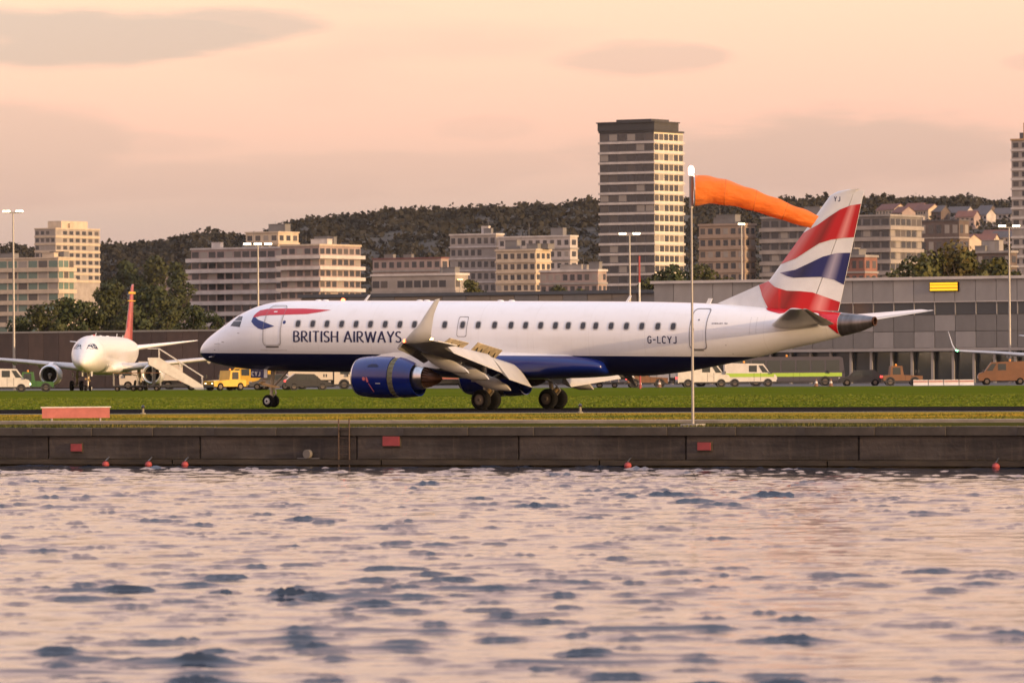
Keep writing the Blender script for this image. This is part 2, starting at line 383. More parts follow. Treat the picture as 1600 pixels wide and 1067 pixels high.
def letters(txt, x0, x1, z0, z1, pen, gap=.13):
    """polygons (x, z, layer) for a line of lettering"""
    W_ = sum(GL[c][0] for c in txt) + gap * (len(txt) - 1); sx_ = (x1 - x0) / W_; h = z1 - z0; cur = 0; quads = []; lay = 0
    for c in txt:
        wd, strokes = GL[c]
        for st in strokes:
            P = [Vector((x0 + (cur + p[0]) * sx_, z0 + p[1] * h)) for p in st]; lay += 1; L, Rr = [], []
            for i, p in enumerate(P):
                d = (P[min(i + 1, len(P) - 1)] - P[max(i - 1, 0)]).normalized(); nrm = Vector((-d.y, d.x))
                k = math.hypot(nrm.x * pen[0] * h / 2, nrm.y * pen[1] * h / 2); L.append(p + nrm * k); Rr.append(p - nrm * k)
            for i in range(len(P) - 1):
                n_ = 4 if len(P) == 2 else 1
                for q in range(n_):
                    a, b = q / n_, (q + 1) / n_
                    quads.append(([L[i].lerp(L[i + 1], a), L[i].lerp(L[i + 1], b), Rr[i].lerp(Rr[i + 1], b), Rr[i].lerp(Rr[i + 1], a)], lay % 4))
        cur += wd + gap
    return quads
def lettering(name, txt, x0, x1, z0, z1, pen, m_, par, surf, gap=.13, side=-1):
    mb = MB()
    for q, lay in letters(txt, x0, x1, z0, z1, pen, gap):
        mb.add([(p.x, side * surf(p.x, p.y, .005 + .0015 * lay), p.y) for p in q], [(0, 1, 2, 3)])
    return mb.build(name, m_, par, off=PV, fix=False)

# lifting surfaces
AF = [(0, 0), (.012, .30), (.05, .58), (.12, .82), (.25, 1.0), (.40, 1.0), (.55, .86), (.70, .62), (.85, .32), (1, .03)]
def foil(c_le, c_te, th, cut=1.0, vert=False, camber=.0):
    """ring of points from upper TE round the nose to lower TE; c_le, c_te = (x, y, z)"""
    a, b = Vector(c_le), Vector(c_te); n = Vector((0, 1, 0)) if vert else Vector((0, 0, 1)); up, lo = [], []
    pts = [p for p in AF if p[0] < cut - 1e-6] + ([(cut, np.interp(cut, [q[0] for q in AF], [q[1] for q in AF]))])
    for f, h in pts:
        p = a.lerp(b, f); up.append(p + n * (th / 2 * h * (1.0 if vert else 1.15) + camber * 4 * f * (1 - f))); lo.append(p - n * (th / 2 * h * (1.0 if vert else .85)) + n * camber * 4 * f * (1 - f))
    return [tuple(q) for q in up[::-1]] + [tuple(q) for q in lo[1:]]
WING = [  # |y|, LE x, TE x, LE z, TE z, thickness
 (1.0, 13.1, 18.75, 1.98, 2.02, .90), (2.6, 14.3, 18.9, 2.10, 2.16, .70), (5.0, 15.95, 19.25, 2.38, 2.42, .48), (8.0, 17.3, 20.05, 2.68, 2.74, .38),
 (10.2, 18.3, 20.6, 2.87, 2.94, .30), (13.2, 19.68, 21.4, 3.06, 3.12, .20), (13.7, 20.0, 21.5, 3.10, 3.16, .16)]
def wing_at(y):
    q = [np.interp(y, [r_[0] for r_ in WING], [r_[k] for r_ in WING]) for k in range(1, 6)]
    return q
def wing_ring(y, s, cut=1.0, x0=None):
    lx, tx, lz, tz, th = wing_at(y); return foil((lx, s * y, lz), (tx, s * y, tz), th, cut)
def plate(mb, P_top, th):      # P_top: list of corner points; thickness downward along the plate's own normal
    v = [Vector(p) for p in P_top]; n = (v[1] - v[0]).cross(v[2] - v[0]).normalized()
    if n.z < 0: n = -n
    k = len(v); mb.add(v + [p - n * th for p in v], [tuple(range(k)), tuple(range(2 * k - 1, k - 1, -1))] + [(i, (i + 1) % k, k + (i + 1) % k, k + i) for i in range(k)])
    return mb

def make_airliner(label, landing=True, tail='flag', loc=(17.78, 0, 0), rot=(0, 0, 0), scale=1, bodym=None):
    root = thing('airliner', label, 'airliner', loc); root.rotation_euler = rot; root.scale = (scale,) * 3
    B = lambda mb, name, m_, par=root, smooth=True, sharp=40: mb.build(name, m_, par, smooth, PV, True, sharp)
    main = landing
    fus = B(fus_mb(0.0, 34.43), 'fuselage', PAINT if main else bodym)
    tc_ = MB(); rr_ = [34.43, 34.9, 35.4, 35.8, 36.0]
    rings = []
    for x in rr_:
        t_, b_, w_ = sec(x); rings.append([(x, w_ * math.cos(2 * math.pi * i / 48), (t_ + b_) / 2 + (t_ - b_) / 2 * math.sin(2 * math.pi * i / 48)) for i in range(48)])
    tc_.loft(rings, caps=(False, False)); tcone = B(tc_, 'tail_cone', M_tailm if main else M_white)
    pipe = MB(); x = 36.0
    for x, k in ((35.99, 1.02), (36.06, 1.02), (36.06, .78), (35.7, .74)):
        t_, b_, w_ = sec(36.0); rings = None
        pipe.v += [(x, w_ * k * math.cos(2 * math.pi * i / 24), (t_ + b_) / 2 + (t_ - b_) / 2 * k * math.sin(2 * math.pi * i / 24)) for i in range(24)]
    pipe.f = [(k * 24 + i, k * 24 + (i + 1) % 24, (k + 1) * 24 + (i + 1) % 24, (k + 1) * 24 + i) for k in range(3) for i in range(24)] + [tuple(72 + i for i in range(24))]
    B(pipe, 'exhaust_pipe', M_burnt, tcone)
    # wing to body fairing: a fuller belly from wing nose to behind the wheels
    rings = []
    for x in 11.2 + 11.6 * (1 - np.cos(np.linspace(0, math.pi, 40))) / 2:
        k = (x - 11.2) / 11.6; s_ = max(0.0, math.sin(math.pi * k)) ** .30
        wd = 1.20 + .72 * s_; zb = 1.78 - .40 * s_; zt = 2.10 + .66 * s_
        rings.append([(x, wd * math.copysign(abs(math.cos(a)) ** .8, math.cos(a)), (zt + zb) / 2 + (zt - zb) / 2 * math.copysign(abs(math.sin(a)) ** .8, math.sin(a))) for a in np.linspace(0, 2 * math.pi, 49)[:-1]])
    B(MB().loft(rings), 'belly_fairing', M_belly if main else bodym)
    for s in (-1, 1):
        # -------- wing
        wg = MB()
        if landing:
            wg.loft([wing_ring(y, s, .76) for y in (1.0, 2.6, 5.0, 8.0, 10.2)]); wg.loft([wing_ring(y, s, .99) for y in (10.2, 11.5, 13.2, 13.7)])
        else:
            wg.loft([wing_ring(y, s, 1.0) for y in (1.0, 2.6, 5.0, 8.0, 10.2, 13.2, 13.7)])
        wing = B(wg, 'wing', M_grey, sharp=50)
        sections = [(13.7, 20.0, 21.5, 3.10, .16), (13.9, 20.16, 21.5, 3.20, .14), (14.05, 20.58, 21.62, 3.54, .11), (14.15, 21.05, 21.74, 3.90, .09), (14.22, 21.38, 21.86, 4.28, .07), (14.36, 21.93, 22.22, 4.88, .04), (14.37, 22.0, 22.23, 4.95, .03)]
        wl = []
        for k, (y, lx, tx, z, th) in enumerate(sections):
            tilt = [0, .5, .85, .95, 1, 1, 1][k]; a, b = Vector((lx, s * y, z)), Vector((tx, s * y, z + .05)); n = Vector((0, -s * tilt, 1 - tilt * .9)).normalized(); up, lo = [], []
            for f, h in AF: p = a.lerp(b, f); up.append(p + n * th / 2 * h); lo.append(p - n * th / 2 * h)
            wl.append([tuple(q) for q in up[::-1]] + [tuple(q) for q in lo[1:]])
        wlo = B(MB().loft(wl), 'winglet', M_white, sharp=60)
        if main or True:
            B(MB().tube((20.0, s * 13.72, 3.12), (20.12, s * 13.86, 3.18), .06, .05, 8), 'navigation_light', M_navr if s < 0 else M_navg, wlo)
            if main: B(MB().tube((21.42, s * 13.82, 3.24), (21.54, s * 13.84, 3.24), .05, .05, 8), 'strobe_light', M_navo, wlo)
        if landing:
            # slats: curved noses carried forward and down
            for (ya, yb) in ((2.6, 4.1), (5.4, 9.3), (9.36, 13.3)):
                rg = []
                for y in (ya, (ya + yb) / 2, yb):
                    lx, tx, lz, tz, th = wing_at(y); c = .19 * (tx - lx) + .12; dx, dz = -.36, -.24
                    P = [(lx + dx + c, lz + dz + .30 + th * .30), (lx + dx + c * .55, lz + dz + .24 + th * .22), (lx + dx + c * .2, lz + dz + .12 + th * .1), (lx + dx, lz + dz), (lx + dx + .05, lz + dz - .07),
                         (lx + dx + c * .35, lz + dz + .02), (lx + dx + c * .6, lz + dz + .16)]
                    rg.append([(px, s * y, pz) for px, pz in P])
                B(MB().loft(rg), 'slat', M_greyd if s < 0 else M_grey, wing)
            # flaps hang from the rear spar
            fl = MB(); fl.loft([foil((18.35, s * 1.75, 2.02), (19.36, s * 1.75, 1.03), .30), foil((18.98, s * 5.0, 2.42), (20.12, s * 5.0, 1.41), .26)]); B(fl, 'inboard_flap', M_flap, wing, True, 60)
            fl = MB(); fl.loft([foil((18.95, s * 5.06, 2.52), (19.78, s * 5.06, 1.70), .24), foil((19.62, s * 10.1, 3.02), (20.33, s * 10.1, 2.60), .18)]); B(fl, 'outboard_flap', M_flap, wing, True, 60)
            gp = MB(); gp.add([(19.05, s * 2.6, 1.60), (19.10, s * 2.6, 1.555), (19.62, s * 4.9, 1.985), (19.57, s * 4.9, 2.03)], [(0, 1, 2, 3)])
            al = MB()
            plate(al, [(20.05, s * 10.3, 3.0), (20.62, s * 10.3, 2.98), (21.38, s * 13.1, 3.16), (20.98, s * 13.1, 3.18)], .05); B(al, 'aileron', M_grey, wing, False)
            # spoilers stand up off the upper skin
            for (ya, yb, x1, z1, x2, z2, dx, dz) in ((8.9, 6.75, 18.95, 3.02, 18.62, 2.80, .42, .26), (6.1, 4.75, 18.72, 2.72, 18.45, 2.56, .40, .37), (4.7, 3.0, 18.44, 2.555, 18.12, 2.36, .40, .37)):
                sp = MB(); plate(sp, [(x1, s * ya, z1), (x1 + dx, s * ya, z1 + dz), (x2 + dx, s * yb, z2 + dz), (x2, s * yb, z2)], .035)
                so = B(sp, 'spoiler', M_spoil, wing, False)
                ac = MB()
                for q in (.3, .7):
                    xx, yy, zz = x1 + (x2 - x1) * q, s * (ya + (yb - ya) * q), z1 + (z2 - z1) * q
                    ac.tube((xx + .08, yy, zz - .12), (xx + .24, yy, zz + dz * .5), .03)
                B(ac, 'actuator', M_dark, so)
        # flap track fairings
        fair = ((9.0, 17.9, 2.60, 20.33, 1.84, .56), (6.5, 17.3, 2.20, 19.85, 1.55, .60), (3.7, 16.7, 1.84, 19.3, 1.03, .60)) if landing else ((9.0, 18.3, 2.55, 20.7, 2.58, .40), (6.5, 17.4, 2.3, 20.0, 2.28, .42))
        for (y, xa, za, xb, zb, hh) in fair:
            rg = []
            for k in (0, .08, .25, .5, .75, .93, 1):
                hx = np.interp(k, [0, .08, .25, .5, .75, .93, 1], [.05, .3, .75, 1, .95, .62, .46]) * hh / 2
                zc = za + (zb - za) * k - (.10 * math.sin(math.pi * k) if landing else .0); xc = xa + (xb - xa) * k
                rg.append([(xc - .12 * math.sin(a) * (k > .9), s * y + .62 * hx * math.cos(a), zc + hx * math.sin(a)) for a in np.linspace(0, 2 * math.pi, 17)[:-1]])
            B(MB().loft(rg), 'flap_fairing', M_flap, wing, True, 50)
        # -------- engine
        yc, zc = s * 4.7, 1.47; cm = M_cowl if main else bodym
        prof = [(12.02, .70), (11.94, .745), (11.91, .79), (11.94, .835), (12.02, .872)]
        eng = MB(); en = B(eng.revolve_x(prof, (yc, zc), 48), 'engine', M_lip)
        B(MB().revolve_x([(12.02, .87), (12.22, .91), (12.6, .945), (13.1, .965), (13.6, .962), (13.95, .95), (13.95, .90)], (yc, zc), 48), 'fan_cowl', cm, en)
        B(MB().revolve_x([(12.02, .702), (12.3, .69), (12.8, .70)], (yc, zc), 40), 'intake_duct', M_greyd, en)
        fan = MB(); fan.revolve_x([(12.75, .70), (12.76, .2)], (yc, zc), 40)
        for k in range(22):
            a = 2 * math.pi * k / 22; b = a + .17
            fan.add([(12.62, yc + .2 * math.cos(a), zc + .2 * math.sin(a)), (12.56, yc + .69 * math.cos(a), zc + .69 * math.sin(a)), (12.70, yc + .69 * math.cos(b), zc + .69 * math.sin(b)), (12.70, yc + .2 * math.cos(b), zc + .2 * math.sin(b))], [(0, 1, 2, 3)])
        B(fan, 'fan', M_dark, en, False)
        B(MB().revolve_x([(12.25, .01), (12.35, .1), (12.6, .2)], (yc, zc), 20), 'spinner', M_greyd, en)
        if landing:
            B(MB().revolve_x([(13.92, .90), (13.97, .90), (14.0, .86), (14.3, .86)], (yc, zc), 48), 'reverser_cascade', M_casc, en)
            vn = MB()
            for k in range(24):
                a = 2 * math.pi * k / 24; vn.add([(13.97, yc + .90 * math.cos(a), zc + .90 * math.sin(a)), (14.28, yc + .90 * math.cos(a), zc + .90 * math.sin(a)), (14.28, yc + .85 * math.cos(a), zc + .85 * math.sin(a)), (13.97, yc + .85 * math.cos(a), zc + .85 * math.sin(a))], [(0, 1, 2, 3)])
            B(vn, 'cascade_vane', M_steel, en, False)
        xs = 14.25 if landing else 13.96
        rg = []
        for x, rt_, rb_ in ((xs, .90, .90), (xs + .005, .935, .94), (14.55, .87, .925), (14.85, .76, .90), (15.08, .66, .86), (15.06, .62, .82), (14.6, .74, .8)):
            rg.append([(x + (.10 * max(0, -math.sin(a)) if x > 15.0 else 0), yc + (rt_ + rb_) / 2 * math.cos(a), zc + (rt_ if math.sin(a) > 0 else rb_) * math.sin(a)) for a in np.linspace(0, 2 * math.pi, 49)[:-1]])
        B(MB().loft(rg, caps=(False, False)), 'reverser_cowl', cm, en)
        B(MB().revolve_x([(14.5, .57), (14.95, .58), (15.3, .56), (15.52, .50), (15.52, .46), (15.4, .42)], (yc, zc), 40), 'core_cowl', M_steel, en)
        B(MB().revolve_x([(15.25, .44), (15.6, .40), (15.95, .30), (16.28, .14), (16.36, .04)], (yc, zc - .06), 32), 'exhaust_plug', M_burnt, en)
        lob = MB()
        for k in range(18):
            a = 2 * math.pi * k / 18; lob.tube((15.48, yc + .43 * math.cos(a), zc + .43 * math.sin(a)), (15.8, yc + .37 * math.cos(a), zc - .04 + .37 * math.sin(a)), .045, .02, 6)
        B(lob, 'mixer_lobe', M_burnt, en)
        B(MB().prism([(12.75, 2.34), (13.2, 2.50), (13.9, 2.60), (14.7, 2.62), (15.6, 2.56), (17.6, 2.3), (17.4, 2.0), (16.2, 1.86), (15.0, 2.02), (14.0, 2.2)], yc - .19, yc + .19), 'pylon', M_white, en, False)
        if main:
            sg = s
            cyl = lambda x, z, o=.0: math.sqrt(max(.0, (.967 + o) ** 2 - (z - zc) ** 2)) + 4.7
            if s < 0:
                poly_surface([rrect(13.36, 13.62, 1.165, 1.20, .01, 2)], lambda x, z: cyl(x, z, .006), None).build('placard', M_white, en, off=PV, fix=False)
                dpl = [[(12.66, 1.42), (12.72, 1.47), (12.80, 1.46), (12.84, 1.38), (12.78, 1.30), (12.69, 1.32)], [(12.88, 1.50), (12.96, 1.40), (13.0, 1.26), (12.92, 1.22), (12.86, 1.34)], [(12.97, 1.18), (13.01, 1.18), (13.10, 1.02), (13.17, .80), (13.13, .80), (13.06, 1.0)]]
                poly_surface(dpl, lambda x, z: cyl(x, z, .006), .2).build('red_cowl_emblem', mat('pale_red_mark', (.62, .16, .16), .4), en, off=PV, fix=False)
                poly_surface([[(12.86, 1.93), (12.92, 2.02), (13.1, 2.07), (13.34, 2.06), (13.46, 1.98), (13.44, 1.93)]], lambda x, z: cyl(x, z, .008), .2).build('cooling_inlet', mat('deep_blue_recess', (.003, .006, .05), .5), en, off=PV, fix=False)
        # -------- tailplane
        stb = MB(); stb.loft([foil((31.0, s * .45, 3.90), (33.6, s * .45, 3.94), .56), foil((31.4, s * 1.0, 3.96), (33.75, s * 1.0, 4.0), .46), foil((35.0, s * 6.0, 4.60), (35.65, s * 6.0, 4.61), .09), foil((35.2, s * 6.1, 4.61), (35.7, s * 6.1, 4.61), .04)])
        st_ = B(stb, 'tailplane', M_white, sharp=60)
        elv = MB(); elv.loft([foil((33.64, s * .75, 3.96), (34.4, s * .75, 3.98), .2), foil((35.67, s * 6.0, 4.61), (35.9, s * 6.0, 4.61), .05)]); B(elv, 'elevator', M_flap, st_, True, 60)
    # -------- fin
    def fin_le(z): return 30.70 + (z - 5.92) * .814
    def fin_te(z): return 34.21 + (z - 4.49) * .234
    def fin_th(z): return np.interp(z, [4.3, 5.5, 9.8], [.56, .46, .18])
    def fin_half(x, z, off=0.0):
        c = (x - fin_le(z)) / (fin_te(z) - fin_le(z)); h = np.interp(c, [q[0] for q in AF], [q[1] for q in AF]) if c > 0 else 0
        dz = 4.89 + (x - 28.05) * .388 - z; dh = .20 * min(1, max(0, dz) / 1.1) ** .8 if x < 31.3 else 0
        return max(fin_th(z) / 2 * h, dh * min(1, (31.3 - x) / .5)) + off
    fm = M_white if tail == 'flag' else tail
    zs = [4.35, 4.9, 5.69, 7, 8.5, 9.7, 9.88, 9.96]
    fr = []
    for z in zs:
        le = fin_le(z) + (0 if z < 9.75 else (.25 if z < 9.9 else .7)); fr.append(foil((le, 0, z), (fin_te(z), 0, z + (.0 if z < 9.75 else .02)), fin_th(z), .70, True))
    fin_ = B(MB().loft(fr), 'fin', fm, sharp=60)
    rd = []
    for z in (4.55, 5.69, 7, 8.5, 9.7, 9.9):
        a, b = fin_le(z), fin_te(z); r0 = a + (b - a) * .712; t1 = fin_th(z) / 2 * np.interp(.712, [q[0] for q in AF], [q[1] for q in AF])
        t2 = fin_th(z) / 2 * np.interp(.85, [q[0] for q in AF], [q[1] for q in AF]); xm = a + (b - a) * .85
        rd.append([(r0, -t1, z), (xm, -t2, z), (b, -.008, z), (b, .008, z), (xm, t2, z), (r0, t1, z)])
    rud = B(MB().loft(rd), 'rudder', fm, fin_, True, 60)
    dor = MB()
    for sd in (-1, 1):
        q = poly_surface([[(28.05, 4.885), (30.70, 5.915), (31.25, 4.60), (29.4, 4.70)]], lambda x, z: fin_half(x, z, .001), .12, sd); dor.add(q.v, q.f)
    B(dor, 'dorsal_fin', M_white if tail == 'flag' else tail, fin_, True, 30)
    # -------- undercarriage
    def wheel(par, x, y, z, r_, wdt, rimm, side):
        p = [(y - wdt / 2, r_ * .60), (y - wdt / 2 - .004, r_ * .78), (y - wdt * .40, r_ * .94), (y - wdt * .2, r_), (y + wdt * .2, r_), (y + wdt * .40, r_ * .94), (y + wdt / 2 + .004, r_ * .78), (y + wdt / 2, r_ * .60)]
        wh = B(MB().revolve_y(p, (x, z), 32), 'wheel', M_tyre, par)
        rm = MB().revolve_y([(y + side * (wdt / 2 + .012), r_ * .58), (y + side * (wdt / 2 + .012), r_ * .48), (y + side * (wdt / 2 - .05), r_ * .44), (y + side * (wdt / 2 - .05), .12), (y + side * (wdt / 2 + .05), .10), (y + side * (wdt / 2 + .05), .02)], (x, z), 28)
        B(rm, 'rim', rimm, wh)
        B(MB().revolve_y([(y + side * (wdt / 2 + .052), .06), (y + side * (wdt / 2 + .07), .05), (y + side * (wdt / 2 + .07), .005)], (x, z), 14), 'hub_cap', M_dark, wh)
    zb_ = -.02
    ng = B(MB().tube((3.95, 0, .24), (4.08, 0, 1.78), .075, .10, 12).tube((3.95, -.32, .24), (3.95, .32, .24), .05), 'nose_gear', M_strut)
    B(MB().tube((4.1, 0, .95), (4.25, 0, .6), .035).tube((4.25, 0, .6), (3.98, 0, .35), .035), 'torque_link', M_strut, ng)
    B(MB().tube((4.0, 0, .85), (5.0, .0, 1.75), .05).tube((4.03, -.1, 1.1), (4.03, -.1, 1.7), .03), 'drag_brace', M_strut, ng)
    B(MB().prism([(3.45, 1.06), (3.62, 1.10), (4.1, 1.0), (4.5, .93), (4.5, .86), (4.05, .88), (3.6, .98)], -.17, -.09).tube((3.5, -.13, 1.08), (3.42, -.13, 1.09), .085, .09, 12).tube((3.5, .13, 1.08), (3.42, .13, 1.09), .085, .09, 12), 'taxi_light', M_gold, ng)
    for y in (-.22, .22): wheel(ng, 3.95, y, .24, .30, .20, M_rimw, -1 if y < 0 else 1)
    if main:
        B(MB().box(3.08, 4.02, -.42, -.39, 1.33, 1.74), 'nose_gear_door', M_navy, ng, False); B(MB().box(3.83, 4.02, -.428, -.421, 1.34, 1.735), 'door_edge', M_white, ng, False)
        lettering('door_lettering', 'CYJ', 3.14, 3.62, 1.43, 1.62, (.26, .2), M_white, ng, lambda x, z, o: .42 + o, .25)
    else:
        B(MB().box(3.08, 4.02, -.42, -.39, 1.33, 1.74).box(3.08, 4.02, .39, .42, 1.33, 1.74), 'nose_gear_door', M_white, ng, False)
    for s in (-1, 1):
        mg = B(MB().tube((17.66, s * 2.97, .45), (17.45, s * 2.85, 2.1), .10, .13, 12).tube((17.66, s * 3.55, .45), (17.66, s * 2.39, .45), .065), 'main_gear', M_strut)
        B(MB().tube((17.62, s * 2.9, 1.25), (17.5, s * 1.2, 1.75), .06), 'side_brace', M_strut, mg)
        B(MB().tube((17.78, s * 2.97, 1.15), (18.05, s * 2.97, .85), .04).tube((18.05, s * 2.97, .85), (17.75, s * 2.97, .52), .04), 'torque_link', M_strut, mg)
        B(MB().prism([(17.05, 1.28), (17.95, 1.20), (17.98, 1.62), (17.06, 1.72)], s * 3.28 - .02, s * 3.28 + .02), 'gear_door', M_flap, mg, False)
        B(MB().tube((17.9, s * 2.97, .95), (17.68, s * 2.97, .70), .12, .12, 10), 'gear_fitting', M_gold, mg)
        for y in (2.52, 3.42): wheel(mg, 17.66, s * y, .46, .472, .34, M_rim, s * (1 if y > 3 else -1))
    # -------- small fittings
    for pts, nm in (([(9.10, 4.94), (9.26, 4.96), (9.48, 5.24), (9.38, 5.24)], 'blade_antenna'), ([(23.24, 4.93), (23.40, 4.94), (23.56, 5.22), (23.47, 5.23)], 'blade_antenna'), ([(27.44, 4.84), (27.66, 4.84), (27.78, 5.10), (27.58, 5.11)], 'blade_antenna'), ([(23.1, 1.62), (23.55, 1.62), (23.84, 1.13), (23.74, 1.12)], 'blade_antenna')):
        B(MB().prism(pts, -.02, .02), nm, M_white if pts[0][1] > 3 else M_dark, root, False)
    for x in (7.0, 12.2, 12.6, 16.6, 17.2, 6.6):
        B(MB().loft([[(x + .2 * k * math.cos(a), .1 * k * math.sin(a), z) for a in np.linspace(0, 2 * math.pi, 13)[:-1]] for z, k in ((4.93, 1), (5.0, .8), (5.02, .3))]), 'antenna_dome', M_white)
    B(MB().revolve_z([(.09, 4.95), (.09, 5.03), (.05, 5.07), (.01, 5.08)], (7.97, 0), 12), 'beacon', M_navr if main else M_red)
    if not main:
        # windscreen band and doors are all that shows of a parked aircraft seen from ahead
        for sd in (-1, 1):
            fus_decal('cockpit_window', [[(2.02, 3.76), (2.62, 3.72), (2.72, 4.2), (2.45, 4.24)], [(1.36, 3.72), (1.95, 3.76), (2.36, 4.22), (2.05, 4.13)]], M_glassd, root, .006, .1, sd)
            fus_decal('front_door', [rrect(4.3, 5.3, 2.9, 4.6, .12)], M_linel, root, .006, .15, sd)
        return root
    # -------- what is painted on and let into the port side
    WN = [6.385, 7.206, 7.996, 8.812, 9.607, 10.401, 11.21, 12.016, 12.813, 13.621, 14.455, 15.425, 16.267, 17.147, 18.025, 18.804, 19.608, 20.39, 21.067, 21.844, 22.518, 23.323, 24.125, 24.924, 25.75, 26.537]
    for k, x in enumerate(WN):
        z = 3.885 - .002 * k
        g = fus_decal('cabin_window', [rrect(x - .135, x + .135, z - .165, z + .165, .10)], M_glassd, root, .010, .12)
        fus_ring('window_surround', x - .165, x + .165, z - .195, z + .195, .12, .045, M_frame, g, .012)
    fus_decal('cockpit_window', [[(2.30, 3.77), (3.0, 3.72), (3.0, 3.95), (2.94, 4.22), (2.60, 4.24), (2.42, 4.0)]], M_glassd, root, .008, .1)
    fus_decal('windscreen_pane', [[(1.50, 3.79), (1.72, 3.80), (2.22, 4.18), (2.10, 4.14)]], M_glassd, root, .008, .1)
    fus_decal('window_strip', [[(2.40, 3.98), (2.98, 3.98), (2.975, 4.03), (2.44, 4.03)]], M_frame, root, .012, .1)  # pale strip laid across the cockpit window
    rib = [(3.684, 4.181), (3.70, 4.27), (3.76, 4.36), (3.934, 4.505), (4.321, 4.575), (5.144, 4.594), (6.408, 4.597), (7.324, 4.563), (7.966, 4.535), (7.403, 4.434), (6.738, 4.34), (5.341, 4.3), (4.644, 4.286), (4.142, 4.251), (3.822, 4.181)]
    fus_decal('ribbon_emblem', [rib], M_red, root, .010, .08)
    fus_decal('ribbon_emblem_blue', [[(3.684, 4.181), (3.822, 4.181), (4.05, 4.065), (4.427, 3.963), (5.077, 3.765), (4.732, 3.679), (4.409, 3.603), (4.156, 3.659), (3.866, 3.811), (3.66, 3.979)]], mat('ribbon_blue', (.012, .03, .16), .35), root, .010, .08)
    fus_decal('round_emblem', [[(5.60 + .085 * math.cos(a), 3.952 + .085 * math.sin(a)) for a in np.linspace(0, 2 * math.pi, 17)[:-1]]], mat('ribbon_blue', (0, 0, 0)), root, .005)
    fd = fus_ring('front_door', 4.44, 5.46, 2.84, 4.74, .20, .075, M_linel, root, .009)
    fus_ring('door_gap', 4.43, 5.47, 2.83, 4.75, .21, .022, M_line, fd, .011)
    fus_decal('door_sill', [[(4.58, 2.76), (5.32, 2.76), (5.32, 2.805), (4.58, 2.805)]], M_dark, fd, .012)
    fus_decal('door_window', [rrect(4.82, 5.02, 4.42, 4.47, .02)], M_white, fd, .012)
    fus_ring('door_surround_plate', 4.25, 5.75, 2.62, 2.68, .02, .02, M_linel, fd, .006)
    rdr = fus_ring('rear_door', 27.36, 28.21, 2.80, 4.66, .16, .040, M_line, root, .009)
    fus_decal('door_sill', [[(27.55, 2.745), (28.02, 2.745), (28.02, 2.785), (27.55, 2.785)]], M_dark, rdr, .012)
    fus_ring('door_handle', 27.46, 27.60, 3.60, 3.76, .04, .02, M_line, rdr, .008)
    fus_decal('door_window', [rrect(27.74, 27.80, 4.10, 4.17, .02)], M_dark, rdr, .010)
    fus_ring('overwing_exit', 15.15, 15.68, 3.31, 4.25, .09, .028, M_line, root, .008)
    S = lambda x, z, o: hw(x, z, o)
    lettering('title_lettering', 'BRITISH AIRWAYS', 6.17, 12.13, 3.035, 3.545, (.20, .105), M_ink, root, S, .115)
    lettering('registration_lettering', 'G-LCYJ', 25.27, 26.74, 3.075, 3.39, (.175, .16), M_ink, root, S, .18)
    lettering('type_lettering', 'EMBRAER 190', 28.45, 29.22, 3.945, 4.005, (.2, .2), M_ink, root, S, .14)
    rv = MB()
    for x in (30.32, 30.62):
        for k in range(9):
            z = 3.55 + k * .085; y = -hw(x, z, .004); rv.box(x - .012, x + .012, y - .004, y, z - .012, z + .012)
    rv.build('rivet_marks', M_line, root, off=PV)
    for (x, z, d) in ((1.9, 3.0, .16), (1.35, 2.62, .10), (2.9, 3.42, .14), (29.1, 3.0, .05), (29.3, 2.62, .04)):
        fus_decal('static_port', [[(x, z), (x + d, z - .012), (x + d, z + .012), (x, z + .025)]], M_line, root, .006, None)
    pb = MB()
    for (x, z) in ((1.25, 2.32), (1.75, 2.95)):
        y = -hw(x, z); pb.tube((x, y, z), (x - .05, y - .10, z - .01), .018).tube((x - .05, y - .10, z - .01), (x - .22, y - .11, z - .03), .016)
    pb.build('pitot_probe', M_steel, root, off=PV)
    # red wrap below the fin that runs round to the tail cone
    fus_decal('red_tail_wrap', [[(30.701, 4.71), (30.75, 4.66), (30.90, 4.58), (31.111, 4.526), (31.578, 4.427), (31.887, 4.47), (32.592, 4.50), (33.20, 4.49), (33.651, 4.405), (34.132, 4.178), (34.129, 3.865), (34.38, 3.55), (34.425, 3.50), (34.425, 4.475), (33.3, 4.56), (32.5, 4.61), (31.6, 4.655)]], M_red, root, .012, .06)
    for sd in (-1, 1):
        fs = lambda x, z: fin_half(x, z, .016 if z > 6.1 or x > 31.4 else .045)
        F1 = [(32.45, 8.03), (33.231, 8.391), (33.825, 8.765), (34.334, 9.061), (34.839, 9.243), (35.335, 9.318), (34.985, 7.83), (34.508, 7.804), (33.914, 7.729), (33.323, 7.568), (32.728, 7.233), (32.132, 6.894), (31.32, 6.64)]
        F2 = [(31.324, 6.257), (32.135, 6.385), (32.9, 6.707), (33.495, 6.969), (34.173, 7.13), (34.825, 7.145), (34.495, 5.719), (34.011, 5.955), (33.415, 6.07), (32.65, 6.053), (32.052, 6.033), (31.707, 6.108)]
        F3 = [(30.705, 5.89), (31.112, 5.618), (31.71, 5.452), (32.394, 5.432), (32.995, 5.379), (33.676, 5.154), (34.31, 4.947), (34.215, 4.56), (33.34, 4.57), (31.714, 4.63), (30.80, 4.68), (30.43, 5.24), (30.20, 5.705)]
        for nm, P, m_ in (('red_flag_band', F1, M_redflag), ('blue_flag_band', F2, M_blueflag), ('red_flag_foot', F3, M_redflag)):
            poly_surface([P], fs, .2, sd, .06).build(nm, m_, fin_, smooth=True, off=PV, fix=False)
    lettering('fin_lettering', 'YJ', 34.02, 34.33, 9.43, 9.64, (.19, .17), M_ink, fin_, lambda x, z, o: fin_half(x, z, o), .25)
    return root

